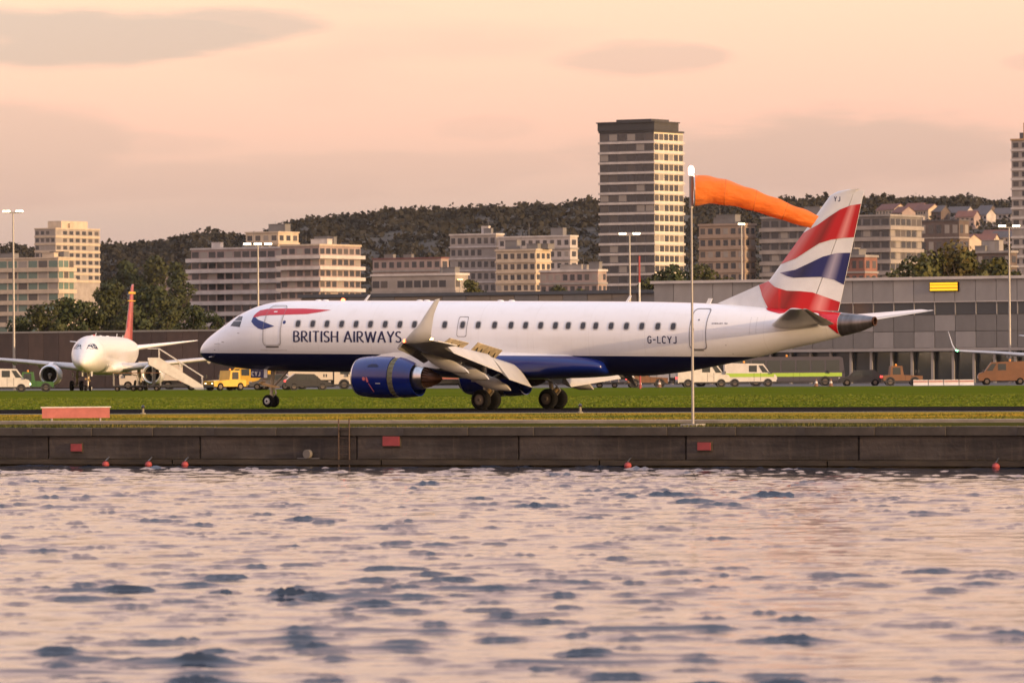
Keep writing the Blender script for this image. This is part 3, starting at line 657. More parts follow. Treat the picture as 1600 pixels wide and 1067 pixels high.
# ------------------------------------------------------------------ the ground, the dock and the water
def sheet(name, y0, y1, z, m_, x0=-2500, x1=2500, kind='structure'):
    return tag(MB().quad((x0, y0, z), (x1, y0, z), (x1, y1, z), (x0, y1, z)).build(name, m_, fix=False), kind=kind)
def grass_mat(name, c1, c2, c3, sx_, sy_, bands):
    M, t, b, N, T, MIX, NOISE, SM, ob = node_mat(name)
    a = NOISE(ob, 1.0, 6, .62, (sx_, sy_, 1)); fine = NOISE(ob, 9.0, 4, .7); big = NOISE(ob, .02, 3, .5)
    c = MIX(SM(a, .36, .64), c1, c2); c = MIX(T('MULTIPLY', SM(fine, .45, .75), .45), c, c3)
    s = N('ShaderNodeSeparateXYZ'); t.links.new(ob, s.inputs[0])
    if bands:
        wob = T('ADD', s.outputs[1], T('MULTIPLY', big, 8)); st = T('ABSOLUTE', T('SUBTRACT', T('FRACT', T('DIVIDE', wob, bands)), .5))
        c = MIX(T('MULTIPLY', SM(st, .2, .3), .35), c, tuple(q * .62 for q in c1))
    t.links.new(c, b.inputs['Base Color']); b.inputs['Roughness'].default_value = .9; b.inputs['Specular IOR Level'].default_value = .0
    bp = N('ShaderNodeBump'); bp.inputs['Strength'].default_value = .7; bp.inputs['Distance'].default_value = .1; t.links.new(NOISE(ob, 14, 3), bp.inputs['Height']); t.links.new(bp.outputs[0], b.inputs['Normal'])
    return M
M_field = grass_mat('mown_grass', (.085, .115, .008), (.125, .145, .012), (.17, .155, .03), .012, .09, 26)
M_verge = grass_mat('dry_verge_grass', (.10, .105, .012), (.23, .165, .025), (.25, .19, .06), .05, .16, 0)
M_asph = mat('runway_asphalt', (.024, .019, .017), .95, var=.3, vscale=.25, stretch=(.15, 1, 1), spec=0)
M_apron = mat('apron_concrete', (.16, .145, .13), .9, var=.2, vscale=.12, spec=0)
M_earth = mat('open_ground', (.07, .062, .045), .95, var=.3, vscale=.02)
M_line_w = mat('runway_edge_paint', (.42, .39, .34), .7, var=.3, vscale=1.5)
QY = -76.7
sheet('ground', QY + .5, 7600, -.03, M_earth, -6000, 4500)
sheet('airfield_grass', 8.5, 284, .0, M_field)
sheet('runway', -21, 8.5, .0, M_asph)
sheet('runway_edge_line', -19.6, -18.7, .004, M_line_w, -600, 900)
sheet('verge', -61.6, -44, .0, M_verge)
sheet('apron', 284, 640, .0, M_apron)

# quay wall: coping stones, a face of cast panels, a timber rubbing strake at the waterline
def quay_mat():
    M, t, b, N, T, MIX, NOISE, SM, ob = node_mat('weathered_quay_concrete')
    s = N('ShaderNodeSeparateXYZ'); t.links.new(ob, s.inputs[0])
    lay = NOISE(ob, 1, 6, .62, (.16, 1, 2.2)); drip = NOISE(ob, 1, 5, .6, (1.6, 1, .25)); sp = NOISE(ob, 5, 5, .7)
    c = MIX(SM(lay, .35, .68), (.024, .018, .015), (.078, .060, .048)); c = MIX(T('MULTIPLY', SM(drip, .52, .75), .6), c, (.018, .015, .012)); c = MIX(T('MULTIPLY', SM(NOISE(ob, 1, 5, .65, (2.3, 1, .16)), .56, .74), .55), c, (.125, .085, .055)); c = MIX(T('MULTIPLY', SM(NOISE(ob, .35, 3, .6), .55, .7), .5), c, (.10, .082, .066)); c = MIX(T('MULTIPLY', SM(sp, .55, .8), .3), c, (.12, .10, .08))
    alg = SM(T('ADD', s.outputs[2], T('MULTIPLY', NOISE(ob, 1.2, 4), .22)), -.82, -1.02)
    c = MIX(T('MULTIPLY', alg, .75), c, (.095, .072, .022))
    t.links.new(c, b.inputs['Base Color']); b.inputs['Roughness'].default_value = .85
    bp = N('ShaderNodeBump'); bp.inputs['Strength'].default_value = .8; bp.inputs['Distance'].default_value = .05; t.links.new(sp, bp.inputs['Height']); t.links.new(bp.outputs[0], b.inputs['Normal'])
    return M
M_quay = quay_mat(); M_cope = mat('coping_stone', (.062, .050, .038), .85, var=.45, vscale=1.3, bump=.4, bscale=6)
M_timber = mat('wet_timber', (.045, .032, .018), .7, var=.5, vscale=2.5, stretch=(.4, 1, 2))
qw = tag(MB().box(-600, 700, QY, QY + 1.2, -4, -.02).build('quay_wall', M_quay), 'long dark stained concrete quay wall between the water and the grass verge', 'quay wall')
pan = MB().box(-2.96, 2.96, -.07, 0, -.98, -.26).mesh('wall_panel', M_quay)
X0 = 55
for k in range(-9, 9): put('wall_panel', pan, qw, (X0 + k * 6.0, QY, 0))
cop = [MB().box(-1.19, 1.19, -.16 + d, 1.3, -.24, .015 + d * .3).mesh('coping_stone', M_cope) for d in (0, .02, -.015)]
for k in range(-23, 23): put('coping_stone', cop[(k * 7) % 3], qw, (X0 + k * 2.4 + 1.2, QY, 0))
bm_ = MB().box(-3.97, 3.97, -.22, 0, -1.16, -1.0).mesh('timber_strake', M_timber)
for k in range(-7, 7): put('timber_strake', bm_, qw, (X0 + k * 8.0, QY, 0))
pth = tag(MB().box(-600, 700, -63.2, -61.6, -.03, .10).build('kerb_strip', mat('kerb_concrete', (.30, .25, .19), .85, var=.3, vscale=.8)), kind='structure')
sheet('rough_grass', QY + 1.25, -63.2, .004, grass_mat('rough_dark_grass', (.050, .052, .010), (.085, .070, .018), (.10, .085, .035), .10, .3, 0))
sheet('dry_grass_strip', -44, -21, .004, grass_mat('golden_dry_grass', (.24, .175, .025), (.36, .245, .045), (.20, .19, .03), .03, .12, 0))
M_redp = mat('faded_red_board', (.30, .045, .045), .6, var=.2, vscale=4)
M_white_w = mat('weathered_white', (.62, .58, .54), .6, var=.2, vscale=4)
for (u, v, wd, h, lb) in ((120, 699, .42, .24, 'small faded red board low on the quay wall nearest the left edge'), (612, 689, .62, .30, 'largest red board on the quay wall, below the jet engine'), (1101, 697, .46, .24, 'small red board on the quay wall below the windsock pole')):
    p = at_y(u, v, QY - .09); t_ = thing('safety_board', lb, 'safety board', p)
    MB().box(-wd / 2, wd / 2, -.05, 0, -h / 2, h / 2).build('board', M_redp, t_); MB().box(-wd / 2 - .03, wd / 2 + .03, -.03, .02, -h / 2 - .03, h / 2 + .03).build('board_frame', M_timber, t_)
p = at_y(483, 709, QY - .08); t_ = thing('drain_outlet', 'pale drain outlet low in the dark quay wall', 'drain', p)
MB().revolve_y([(-.16, .10), (-.16, .14), (.05, .14), (.05, .1)], (0, 0), 16).build('outlet_pipe', M_apron, t_); MB().box(-.42, .42, -.06, .02, -.16, -.12).build('outlet_sill', M_apron, t_)
for (u, v, lb) in ((165, 725, 'red mooring float at the foot of the quay wall, leftmost of the left three'), (232, 725, 'red mooring float at the foot of the quay wall, middle of the left three'), (289, 725.5, 'red mooring float at the foot of the quay wall, rightmost of the left three'),
                   (981, 728, 'red mooring float at the foot of the quay wall below the rear fuselage'), (1556, 730, 'red mooring float at the foot of the quay wall near the right edge')):
    p = at_y(u, v, QY - .42); t_ = thing('mooring_float', lb, 'float', (p.x, QY - .42, -1.17), group='red floats along the waterline')
    MB().revolve_z([(.02, -.10), (.09, -.07), (.12, .0), (.09, .08), (.03, .11)], (0, 0), 14).build('float_body', M_redp, t_, True); MB().tube((0, 0, .12), (0, .2, .24), .02).build('float_ring', M_steel, t_)
p = at_y(540, 690, QY - .1); t_ = thing('dock_ladder', 'rusty iron ladder fixed to the quay wall left of the middle', 'ladder', (p.x, QY, 0))
ML = mat('rusty_iron', (.06, .035, .022), .8, var=.4, vscale=8)
for x in (-.2, .2): MB().tube((x, -.2, .3), (x, -.2, -1.3), .022).build('ladder_rail', ML, t_)
rg_ = MB().tube((-.2, -.2, 0), (.2, -.2, 0), .016).mesh('rung', ML)
for k in range(5): put('rung', rg_, t_, (0, 0, -.05 - k * .26))

# grass blades along the verge and the near field edge
def tufts(name, n, y0, y1, hmin, hmax, m_, wdt=.05, spread=46, pw=1.0):
    yy = y0 + (y1 - y0) * nrs.rand(n) ** pw
    xc = CX + (yy - CY) * (-math.tan(YAW)); half = (yy - CY) / math.cos(YAW) * .12 / math.cos(YAW) * .8 + 6
    xx = xc + (nrs.rand(n) * 2 - 1) * half
    clump = np.sin(xx * .35 + 1.3 * np.sin(yy * .4)) * np.sin(yy * .5 + xx * .11); keep = clump + nrs.rand(n) * 1.6 > .25
    xx, yy, clump = xx[keep], yy[keep], clump[keep]; n = len(xx); k = 4
    V = np.zeros((n, k, 3, 3)); 
    for j in range(k):
        a = nrs.rand(n) * 6.283; l = (hmin + (hmax - hmin) * nrs.rand(n) ** 2 * (0.5 + .7 * np.clip(clump, -.4, 1)))
        bx, by = xx + (nrs.rand(n) - .5) * .25, yy + (nrs.rand(n) - .5) * .25; ln = (nrs.rand(n) - .5) * l
        V[:, j, 0] = np.stack([bx - np.cos(a) * wdt, by - np.sin(a) * wdt, np.zeros(n)], 1); V[:, j, 1] = np.stack([bx + np.cos(a) * wdt, by + np.sin(a) * wdt, np.zeros(n)], 1)
        V[:, j, 2] = np.stack([bx + ln * np.sin(a), by - ln * np.cos(a), l], 1)
    me = bpy.data.meshes.new(name); nv = n * k * 3
    me.vertices.add(nv); me.vertices.foreach_set('co', V.reshape(-1)); me.loops.add(nv); me.loops.foreach_set('vertex_index', np.arange(nv)); me.polygons.add(n * k); me.polygons.foreach_set('loop_start', np.arange(0, nv, 3)); me.update(calc_edges=True)
    me.materials.append(m_); o = bpy.data.objects.new(name, me); C.objects.link(o); return tag(o, kind='stuff')
def blade_mat(name, a, b2, c3):
    M, t, b, N, T, MIX, NOISE, SM, ob = node_mat(name)
    c = MIX(SM(NOISE(ob, 1, 5, .6, (.10, .16, 1)), .4, .62), a, b2); c = MIX(T('MULTIPLY', SM(NOISE(ob, 6, 3), .5, .7), .5), c, c3)
    t.links.new(c, b.inputs['Base Color']); b.inputs['Roughness'].default_value = .8; b.inputs['Specular IOR Level'].default_value = .2
    return M
tufts('verge_grass', 42000, -61.2, -30, .02, .085, blade_mat('verge_blades', (.085, .105, .012), (.26, .18, .022), (.13, .13, .02)), .045, pw=1.1)
tufts('field_grass', 12000, 9.5, 120, .03, .10, blade_mat('field_blades', (.085, .118, .008), (.12, .145, .012), (.15, .145, .025)), .06)
tufts('quay_edge_weeds', 2200, QY + .5, QY + 1.3, .03, .16, blade_mat('weed_blades', (.07, .075, .015), (.15, .12, .03), (.05, .05, .012)), .03)

WAVE = .0027
def water():
    ys = [CY + 45]
    while ys[-1] < QY - .02: ys.append(min(QY - .02, ys[-1] + .075 + .0009 * max(0, ys[-1] - CY - 50)))
    ys = np.array(ys); ss = np.concatenate([np.linspace(-110, -25, 110), np.linspace(-24.85, 24.85, 333), np.linspace(25, 110, 110)])
    Y, S_ = np.meshgrid(ys, ss, indexing='ij'); X = CX + (Y - CY) * (-math.tan(YAW)) + S_ * (.34 + .66 * (Y - CY) / (QY - CY)) * 1.05
    Z = np.zeros_like(X); DX = np.zeros_like(X); DY = np.zeros_like(X)
    def field(n, l0, dec, spread, power):
        Z = np.zeros_like(X); DX = np.zeros_like(X); DY = np.zeros_like(X); ws_ = 0
        for i in range(n):
            lam = l0 * 10 ** (nrs.rand() * dec); k = 2 * math.pi / lam; th = R(301) + nrs.randn() * spread; ph = nrs.rand() * 6.28; a = lam ** power * (.6 + .8 * nrs.rand())
            P = k * (X * math.cos(th) + Y * math.sin(th)) + ph; ws_ += a * a / 2; Z += a * np.sin(P); c_ = a * np.cos(P); DX += c_ * math.cos(th); DY += c_ * math.sin(th)
        q = math.sqrt(ws_); return Z / q, DX / q, DY / q
    G1, DX1, DY1 = field(56, .32, .42, .34, .5); G2, DX2, DY2 = field(48, .85, .5, .34, .5)
    # gusts: calmer and rougher patches; sharp crests over long flat troughs
    g = .85 + .25 * np.sin(X * .11 + 2 * np.sin(Y * .05)) * np.sin(Y * .13 + 1.7 * np.sin(X * .06 + 1)) + .20 * np.sin(X * .31 + Y * .17 + np.sin(Y * .4))
    Z = WAVE * g * (1.35 * (np.exp(1.15 * np.minimum(G1, 2.3)) - 1.9) * (.7 + .3 * G2) + 1.35 * (np.exp(1.1 * np.minimum(G2, 2.4)) - 1.8))
    X = X + (DX1 * .012 + DX2 * .03) * g; Y = np.minimum(Y + (DY1 * .012 + DY2 * .03) * g, QY)
    r_, c_ = X.shape; V = np.stack([X, Y, Z], -1).reshape(-1, 3)
    I = np.arange(r_ * c_).reshape(r_, c_); F = np.stack([I[:-1, :-1], I[:-1, 1:], I[1:, 1:], I[1:, :-1]], -1).reshape(-1, 4)
    # flat skirt to the far banks
    far = np.array([[-900, CY - 260, 0], [1100, CY - 260, 0], [1100, QY, 0], [-900, QY, 0]]); b = len(V)
    V = np.concatenate([V, far]); extra = []
    for i in range(r_ - 1): extra.append((I[i, 0], I[i + 1, 0], b + 3 if i > r_ // 2 else b)); extra.append((I[i, -1], I[i + 1, -1], b + 2 if i > r_ // 2 else b + 1))
    h = r_ // 2 + 1
    extra += [(I[h, 0], b + 3, b), (I[h, -1], b + 2, b + 1)]
    for j in range(c_ - 1): extra.append((I[0, j], I[0, j + 1], b if j < c_ // 2 else b + 1))
    extra.append((I[0, c_ // 2], b, b + 1))
    F = F[:, ::1]; ex = []
    for e_ in extra:
        p_, q_, r3 = (V[int(k)] for k in e_); nz_ = (q_[0] - p_[0]) * (r3[1] - p_[1]) - (q_[1] - p_[1]) * (r3[0] - p_[0]); ex.append(tuple(int(k) for k in (e_ if nz_ > 0 else e_[::-1])))
    p_, q_, r3 = V[F[0, 0]], V[F[0, 1]], V[F[0, 2]]
    if (q_[0] - p_[0]) * (r3[1] - p_[1]) - (q_[1] - p_[1]) * (r3[0] - p_[0]) < 0: F = F[:, ::-1]
    me = bpy.data.meshes.new('water'); nF, nE = len(F), len(ex); me.vertices.add(len(V)); me.vertices.foreach_set('co', V.reshape(-1).astype(np.float32))
    me.loops.add(nF * 4 + nE * 3); me.loops.foreach_set('vertex_index', np.concatenate([F.reshape(-1), np.array(ex).reshape(-1)]).astype(np.int32))
    me.polygons.add(nF + nE); me.polygons.foreach_set('loop_start', np.concatenate([np.arange(nF) * 4, nF * 4 + np.arange(nE) * 3]).astype(np.int32)); me.update(calc_edges=True)
    me.polygons.foreach_set('use_smooth', [True] * nF + [False] * nE)
    M, t, b_, N, T, MIX, NOISE, SM, ob = node_mat('dock_water')
    b_.inputs['Base Color'].default_value = (.022, .030, .045, 1); b_.inputs['Roughness'].default_value = .07; b_.inputs['IOR'].default_value = 1.333
    bp = N('ShaderNodeBump'); bp.inputs['Strength'].default_value = .35; bp.inputs['Distance'].default_value = .02
    t.links.new(NOISE(ob, 3.6, 4, .55, (.6, 1.1, 1)), bp.inputs['Height']); t.links.new(bp.outputs[0], b_.inputs['Normal'])
    me.materials.append(M); o = bpy.data.objects.new('water', me); C.objects.link(o); o.location.z = -1.22; tag(o, kind='structure')
water()

# ------------------------------------------------------------------ hill and its woods
SIL = [(-900, 392), (-300, 388), (0, 383), (150, 380), (240, 372), (300, 362), (345, 358), (385, 366), (450, 347), (500, 334), (560, 331), (640, 323), (700, 321), (770, 319), (830, 315), (930, 311), (1100, 309), (1180, 308), (1250, 306), (1350, 304), (1450, 304), (1530, 308), (1600, 314), (1900, 325), (2500, 350)]
RD = 3500.0
def ridge(k):
    u = 800 + k * FPX; v = np.interp(u, [q[0] for q in SIL], [q[1] for q in SIL]) + 7; return CH + (578 + (800 - u) * .007 - v) / FPX * RD
FH = Vector((-math.sin(YAW), math.cos(YAW), 0)); RH = Vector((math.cos(YAW), math.sin(YAW), 0))
def hill_h(k, d):
    rdg = ridge(k) + 3 * np.sin(k * 400) * np.sin(d * .011)
    f = np.clip((d - 2150) / (RD - 2150), 0, 1); f = f * f * (3 - 2 * f) if d < RD else 1 - .35 * min(1, (d - RD) / 2500)
    return (rdg - 4.0) * f
ks = np.linspace(-.34, .34, 261); ds = list(np.linspace(2100, 3650, 50)) + [4000, 4600, 5600, 6500]
V, F = [], []
for d in ds:
    for k in ks:
        p = FH * d + RH * (k * d); V.append((CX + p.x, CY + p.y, hill_h(k, d)))
for i in range(len(ds) - 1):
    for j in range(len(ks) - 1): a = i * len(ks) + j; F.append((a, a + 1, a + len(ks) + 1, a + len(ks)))
hb = MB(); hb.v = V; hb.f = F
M_hill = mat('wooded_slope', (.030, .026, .017), .95, var=.4, vscale=.012)
tag(hb.build('hill', M_hill, smooth=True, fix=False), kind='structure')
def leaf_mat(name, a, b2):
    M, t, b, N, T, MIX, NOISE, SM, ob = node_mat(name)
    oi = N('ShaderNodeObjectInfo').outputs['Random']
    c = MIX(SM(NOISE(ob, .45, 4), .35, .65), a, b2); c = MIX(T('MULTIPLY', oi, .35), c, (.085, .070, .022))
    t.links.new(c, b.inputs['Base Color']); b.inputs['Roughness'].default_value = .75; b.inputs['Specular IOR Level'].default_value = .2
    return M
def leaf_cloud(centres, radii, n_each, size, rng):
    """n_each leaf clumps (small bent quads) in the outer shell of each blob"""
    nb = len(centres); c = np.repeat(centres, n_each, 0); r_ = np.repeat(radii, n_each, 0); n = len(c)
    d = rng.randn(n, 3); d /= np.linalg.norm(d, axis=1, keepdims=True); rad = .55 + .5 * rng.rand(n, 1) ** .6
    p = c + d * r_ * rad; a = rng.randn(n, 3); a /= np.linalg.norm(a, axis=1, keepdims=True); b = np.cross(a, d + .3 * rng.randn(n, 3)); b /= np.linalg.norm(b, axis=1, keepdims=True) + 1e-9
    s = size * (.6 + .8 * rng.rand(n, 1)); V = np.stack([p - a * s - b * s * .7, p + a * s * .8 - b * s, p + a * s + b * s * .6, p - a * s * .7 + b * s], 1); V[:, 2] += d * s * .4
    return V.reshape(-1, 3), np.arange(n * 4).reshape(-1, 4)
def cloud_obj(name, V, F, m_, parent=None):
    me = bpy.data.meshes.new(name); me.from_pydata(V.tolist(), [], F.tolist()); me.materials.append(m_); o = bpy.data.objects.new(name, me); C.objects.link(o); o.parent = parent; return o
# the wood covers the slope as one mass of crowns
nw = 5200; kk = (nrs.rand(nw) * 2 - 1) * .125; dd = 2500 + 1120 * nrs.rand(nw) ** .7
ce = np.array([(CX + FH.x * d + RH.x * k * d, CY + FH.y * d + RH.y * k * d, hill_h(k, d) - 1) for k, d in zip(kk, dd)]); ra = np.stack([4 + 5 * nrs.rand(nw), 4 + 5 * nrs.rand(nw), 3.2 + 3.8 * nrs.rand(nw) ** 2], 1)
Vw, Fw = leaf_cloud(ce, ra, 40, 1.05, nrs)
M_wood = mat('far_wood_leaves', (.033, .029, .020), .9, var=.2, vscale=.02, spec=.05)
tag(cloud_obj('hillside_woods', Vw, Fw, M_wood), kind='stuff')

# ------------------------------------------------------------------ trees
M_bark = mat('bark', (.05, .038, .028), .9, var=.3, vscale=3)
LEAF = [leaf_mat('dark_leaves', (.022, .032, .010), (.048, .058, .018)), leaf_mat('olive_leaves', (.045, .048, .012), (.090, .085, .022)), leaf_mat('autumn_leaves', (.075, .060, .016), (.13, .095, .026))]
def make_tree(h, wd, seed, lm, label, loc, group=None):
    r_ = np.random.RandomState(seed); root = thing('tree', label, 'tree', loc, 0, group)
    tr = MB(); n = 8; pr = Vector((0, 0, -.3)); rr_ = .035 * h
    for i in range(1, 5):
        q = Vector((r_.randn() * .02 * h, r_.randn() * .02 * h, h * .16 * i)); tr.tube(pr, q, rr_, rr_ * .75, n); pr = q; rr_ *= .75
        if i > 1:
            for _ in range(2):
                a = r_.rand() * 6.28; tr.tube(q, q + Vector((math.cos(a) * wd * .32, math.sin(a) * wd * .32, h * .18)), rr_ * .6, rr_ * .2, 6)
    tr.build('trunk', M_bark, root, True)
    nb = 17; cs = []; rs = []
    for i in range(nb):
        a = r_.rand() * 6.28; q = r_.rand() ** .6; z = h * (.28 + .62 * (i + .5) / nb); prof = math.sin(math.pi * min(1, max(.12, (z / h - .14) / .9))) ** .6
        cs.append((math.cos(a) * wd * .36 * q * prof, math.sin(a) * wd * .36 * q * prof, z)); s = wd * (.14 + .11 * r_.rand()); rs.append((s, s, s * .8))
    V_, F_ = leaf_cloud(np.array(cs), np.array(rs), 170, wd * .027, r_)
    cloud_obj('crown', V_, F_, lm, root); return root
def tree_at(u, vtop, d, wpx, lm, lb, seed, group=None):
    g = ground(u, d); h = zat(u, vtop, d); return make_tree(h, wpx * d / FPX, seed, LEAF[lm], lb, g, group)
tree_at(70, 468, 770, 74, 0, 'dark green tree behind the brown wall, leftmost of the four beside the pale office', 1)
tree_at(104, 458, 780, 80, 0, 'tall dark tree behind the brown wall, second of the four beside the pale office', 2)
tree_at(140, 464, 785, 74, 0, 'round dark tree behind the brown wall, just left of the red tail fin', 3)
tree_at(38, 490, 775, 60, 0, 'low dark tree behind the brown wall below the pale office floors', 4)
for i, (u, v, wp, lm, lb) in enumerate(((1030, 409, 50, 0, 'dark tree behind the terminal roof at the foot of the tall tower'), (1066, 404, 56, 0, 'bushy dark tree behind the terminal roof beside the windsock pole'), (1105, 402, 52, 0, 'dark tree behind the terminal roof right of the windsock pole'), (1146, 424, 46, 1, 'low olive tree behind the terminal roof left of the striped tail'))):
    tree_at(u, v, 880, wp * 1.35, lm, lb, 10 + i)
for i, (u, v, wp, lm, lb) in enumerate(((1408, 412, 56, 1, 'olive tree behind the terminal, leftmost of the row right of the tail'), (1448, 386, 70, 1, 'tall olive tree above the yellow gate sign'), (1494, 372, 84, 2, 'tallest autumn brown tree behind the terminal right of the tail'), (1536, 384, 70, 1, 'broad olive tree behind the terminal beside the right tower'), (1580, 408, 60, 0, 'dark tree behind the terminal at the right edge'), (1372, 424, 44, 0, 'small dark tree behind the terminal just right of the tail'))):
    tree_at(u, v, 900, wp * 1.5, lm, lb, 20 + i)
for i, (u, v, wp, d, lm, lb) in enumerate(((196, 392, 60, 1750, 0, 'dark tree on the slope above the red tail fin'), (236, 386, 62, 1800, 0, 'dark tree on the slope left of the white apartments'), (270, 396, 56, 1700, 0, 'lower dark tree on the slope left of the white apartments'), (180, 430, 62, 1300, 0, 'dark tree behind the red tail fin'), (228, 438, 66, 1250, 0, 'broad dark tree right of the red tail fin'), (262, 455, 50, 1200, 0, 'small dark tree right of the red tail fin'),
     (742, 424, 46, 1250, 1, 'olive tree between the pale flats left of the tower'), (868, 436, 50, 1250, 0, 'dark tree below the pale flats beside the tower'), (905, 442, 44, 1200, 1, 'low olive tree at the left foot of the tower'), (300, 470, 46, 900, 0, 'dark bushy tree just above the jet nose'), (334, 480, 40, 880, 0, 'low dark tree above the jet cockpit'), (622, 436, 40, 1400, 1, 'small olive tree right of the white apartments'))):
    tree_at(u, v, d, wp * 1.3, lm, lb, 40 + i)

# ------------------------------------------------------------------ buildings
M_glz = mat('dark_glazing', (.030, .032, .036), .10, spec=.8); M_glzg = mat('green_glazing', (.10, .16, .13), .12, spec=.8); M_winf = mat('window_frame', (.30, .28, .26), .5)
M_blind, M_cur = mat('window_with_blind', (.26, .23, .20), .35), mat('window_with_curtain', (.085, .075, .07), .2)
def facade_mat(name, col, var=.12): return mat(name, col, .85, var=var, vscale=.35)
def building(label, cat, u, d, wpx, dpx, vtop, storeys, nx, ny, wallm, slabm, glassm=None, yaw=0, balcony=.0, slab_h=.35, win_h=.5, win_w=.62, roofm=None, vbase=None, cap=0, lit=0, frames=False, sidem=None):
    """front right corner stands at picture column u and depth d; the front looks along -y, the right side along +x"""
    g = ground(u, d); cy_, sy_ = math.cos(YAW + yaw), math.sin(YAW + yaw)
    W_ = wpx * d / FPX / cy_; D_ = dpx * d / FPX / max(.2, sy_); H_ = zat(u, vtop, d); sh = H_ / storeys
    root = thing(cat.replace(' ', '_'), label, cat, g, yaw)
    MB().box(-W_, 0, 0, D_, -1, H_).build('wall', wallm, root)
    if sidem: MB().box(.002, .02, .05, D_ - .05, 0, H_ - .1).build('sunlit_side_overlay', sidem, root)  # lighter overlay that paints sunlight onto the right face
    rf = MB().box(-W_ - .25, .25, -.25, D_ + .25, H_, H_ + .5)
    if cap: rf.box(-W_ * .8, -W_ * .15, D_ * .2, D_ * .8, H_ + .5, H_ + .5 + cap)
    rf.build('roof', roofm or slabm, root)
    for k in range(rnd.choice((1, 2, 3))):
        x = -W_ * rnd.uniform(.1, .85); y = D_ * rnd.uniform(.15, .6); a_, c_ = rnd.uniform(1.2, 3.2), rnd.uniform(1.0, 2.4)
        MB().box(x - a_, x + a_, y, y + a_, H_ + .5, H_ + .5 + c_).box(x - a_ - .12, x + a_ + .12, y - .12, y + a_ + .12, H_ + .5 + c_, H_ + .62 + c_).build('roof_plant', rnd.choice((M_plant, slabm)), root)
    x = -W_ * rnd.uniform(.2, .8); MB().tube((x, D_ * .4, H_ + .4), (x, D_ * .4, H_ + rnd.uniform(3, 5.5)), .07, .04, 6).build('aerial', M_plant, root)
    vis0 = max(0, int((zat(u, 600, d) if vbase is None else zat(u, vbase, d)) / sh) - 1)
    e_ = balcony + .12; slab = MB().box(-W_ - e_, e_, -e_, D_ + e_, -slab_h / 2, slab_h / 2).mesh('floor_slab', slabm)
    for k in range(max(1, vis0), storeys): put('floor_slab', slab, root, (0, 0, k * sh))
    if nx:
        bw, bd = W_ / nx, D_ / max(1, ny); gm = glassm or M_glz
        def pane(w2, h2, axis):
            mb = MB(); t_ = .06
            if axis == 0: mb.box(-w2 / 2, w2 / 2, -.03, .05, -h2 / 2, h2 / 2)
            else: mb.box(-.05, .03, -w2 / 2, w2 / 2, -h2 / 2, h2 / 2)
            return mb
        pf, ps = pane(bw * win_w, sh * win_h, 0).mesh('window', gm), pane(bd * win_w, sh * win_h, 1).mesh('window', gm)
        alts = [(pane(bw * win_w, sh * win_h, 0).mesh('window', q), pane(bd * win_w, sh * win_h, 1).mesh('window', q)) for q in (M_blind, M_cur)]
        fr = None
        if frames:
            w2, h2 = bw * win_w, sh * win_h; f_ = MB()
            f_.box(-w2 / 2 - .1, w2 / 2 + .1, -.10, .0, -h2 / 2 - .14, -h2 / 2).box(-w2 / 2 - .1, w2 / 2 + .1, -.10, 0, h2 / 2, h2 / 2 + .1).box(-.05, .05, -.09, 0, -h2 / 2, h2 / 2)
            fr = f_.mesh('frame', slabm)
        cnt = 0
        for k in range(vis0, storeys):
            for i in range(nx):
                if cnt >= 298: break
                o = put('window', rnd.choices((pf, alts[0][0], alts[1][0]), (6, 1.3, 2))[0], root, (-W_ + (i + .5) * bw, 0, (k + .52) * sh)); cnt += 1
                if fr: q = bpy.data.objects.new('frame', fr); C.objects.link(q); q.parent = o
            for i in range(ny):
                if cnt >= 298: break
                put('window', rnd.choices((ps, alts[0][1], alts[1][1]), (6, 1.3, 2))[0], root, (0, (i + .5) * bd, (k + .52) * sh)); cnt += 1
    return root
F_ = facade_mat
M_plant = F_('plant_grey', (.16, .15, .145))
brickd, brickr = F_('dark_brick', (.105, .075, .062), .25), F_('red_brick', (.21, .095, .07), .2)
rend, cream, conc, greyc, pinkc = F_('white_render', (.42, .37, .34), .2), F_('cream_cladding', (.47, .38, .28), .18), F_('pale_concrete', (.30, .26, .23), .2), F_('grey_cladding', (.15, .135, .13), .2), F_('pinkish_render', (.30, .225, .20), .2)
slabw, slabd, slabg = F_('white_slab_edge', (.50, .45, .41), .2), F_('dark_slab_edge', (.055, .05, .05)), F_('grey_slab_edge', (.26, .235, .215), .2)
# the tall tower beside the tail: sun painted into side colour, shade into front
building('tall grey residential tower with striped dark front and sunlit right side', 'tower', 1024, 1660, 84, 48, 206, 24, 6, 6, F_('painted_shade_front', (.10, .092, .092)), slabw, None, 0, .22, .62, .62, .86, F_('dark_roof', (.05, .046, .045)), 480, 3.2, 0, False, F_('painted_sunlit_cream', (.62, .53, .38)))
t_ = thing('rooftop_plant', 'dark flat plant storey crowning the tall tower', 'plant room', ground(1024, 1660)); H_ = zat(1024, 206, 1660); W_ = 84 * 1660 / FPX / math.cos(YAW)
MB().box(-W_ - .4, .4, -.4, 13, H_ + .52, H_ + 2.6).build('plant_wall', F_('dark_roof', (0, 0, 0)), t_); MB().box(-W_ - .7, .7, -.7, 13.3, H_ + 2.6, H_ + 2.95).build('plant_roof', slabd, t_)
building('pale stepped tower block cut off by the right edge, with an orange top storey', 'tower', 1652, 1700, 66, 30, 218, 24, 5, 3, conc, slabw, None, 0, .1, .6, .5, .6, F_('ochre_top', (.42, .26, .13)), 440, 4.5)
building('squat pale tower block with a sunlit right side above the pale office', 'tower', 88, 2500, 34, 62, 358, 20, 4, 7, conc, cream, None, 0, .1, .8, .5, .62, None, 420, 3)
building('pale office with green glass floors and a cream roof band at the left edge', 'office building', 92, 1900, 150, 22, 404, 11, 9, 3, cream, cream, M_glzg, 0, .5, 1.2, .62, .86, cream, 520)
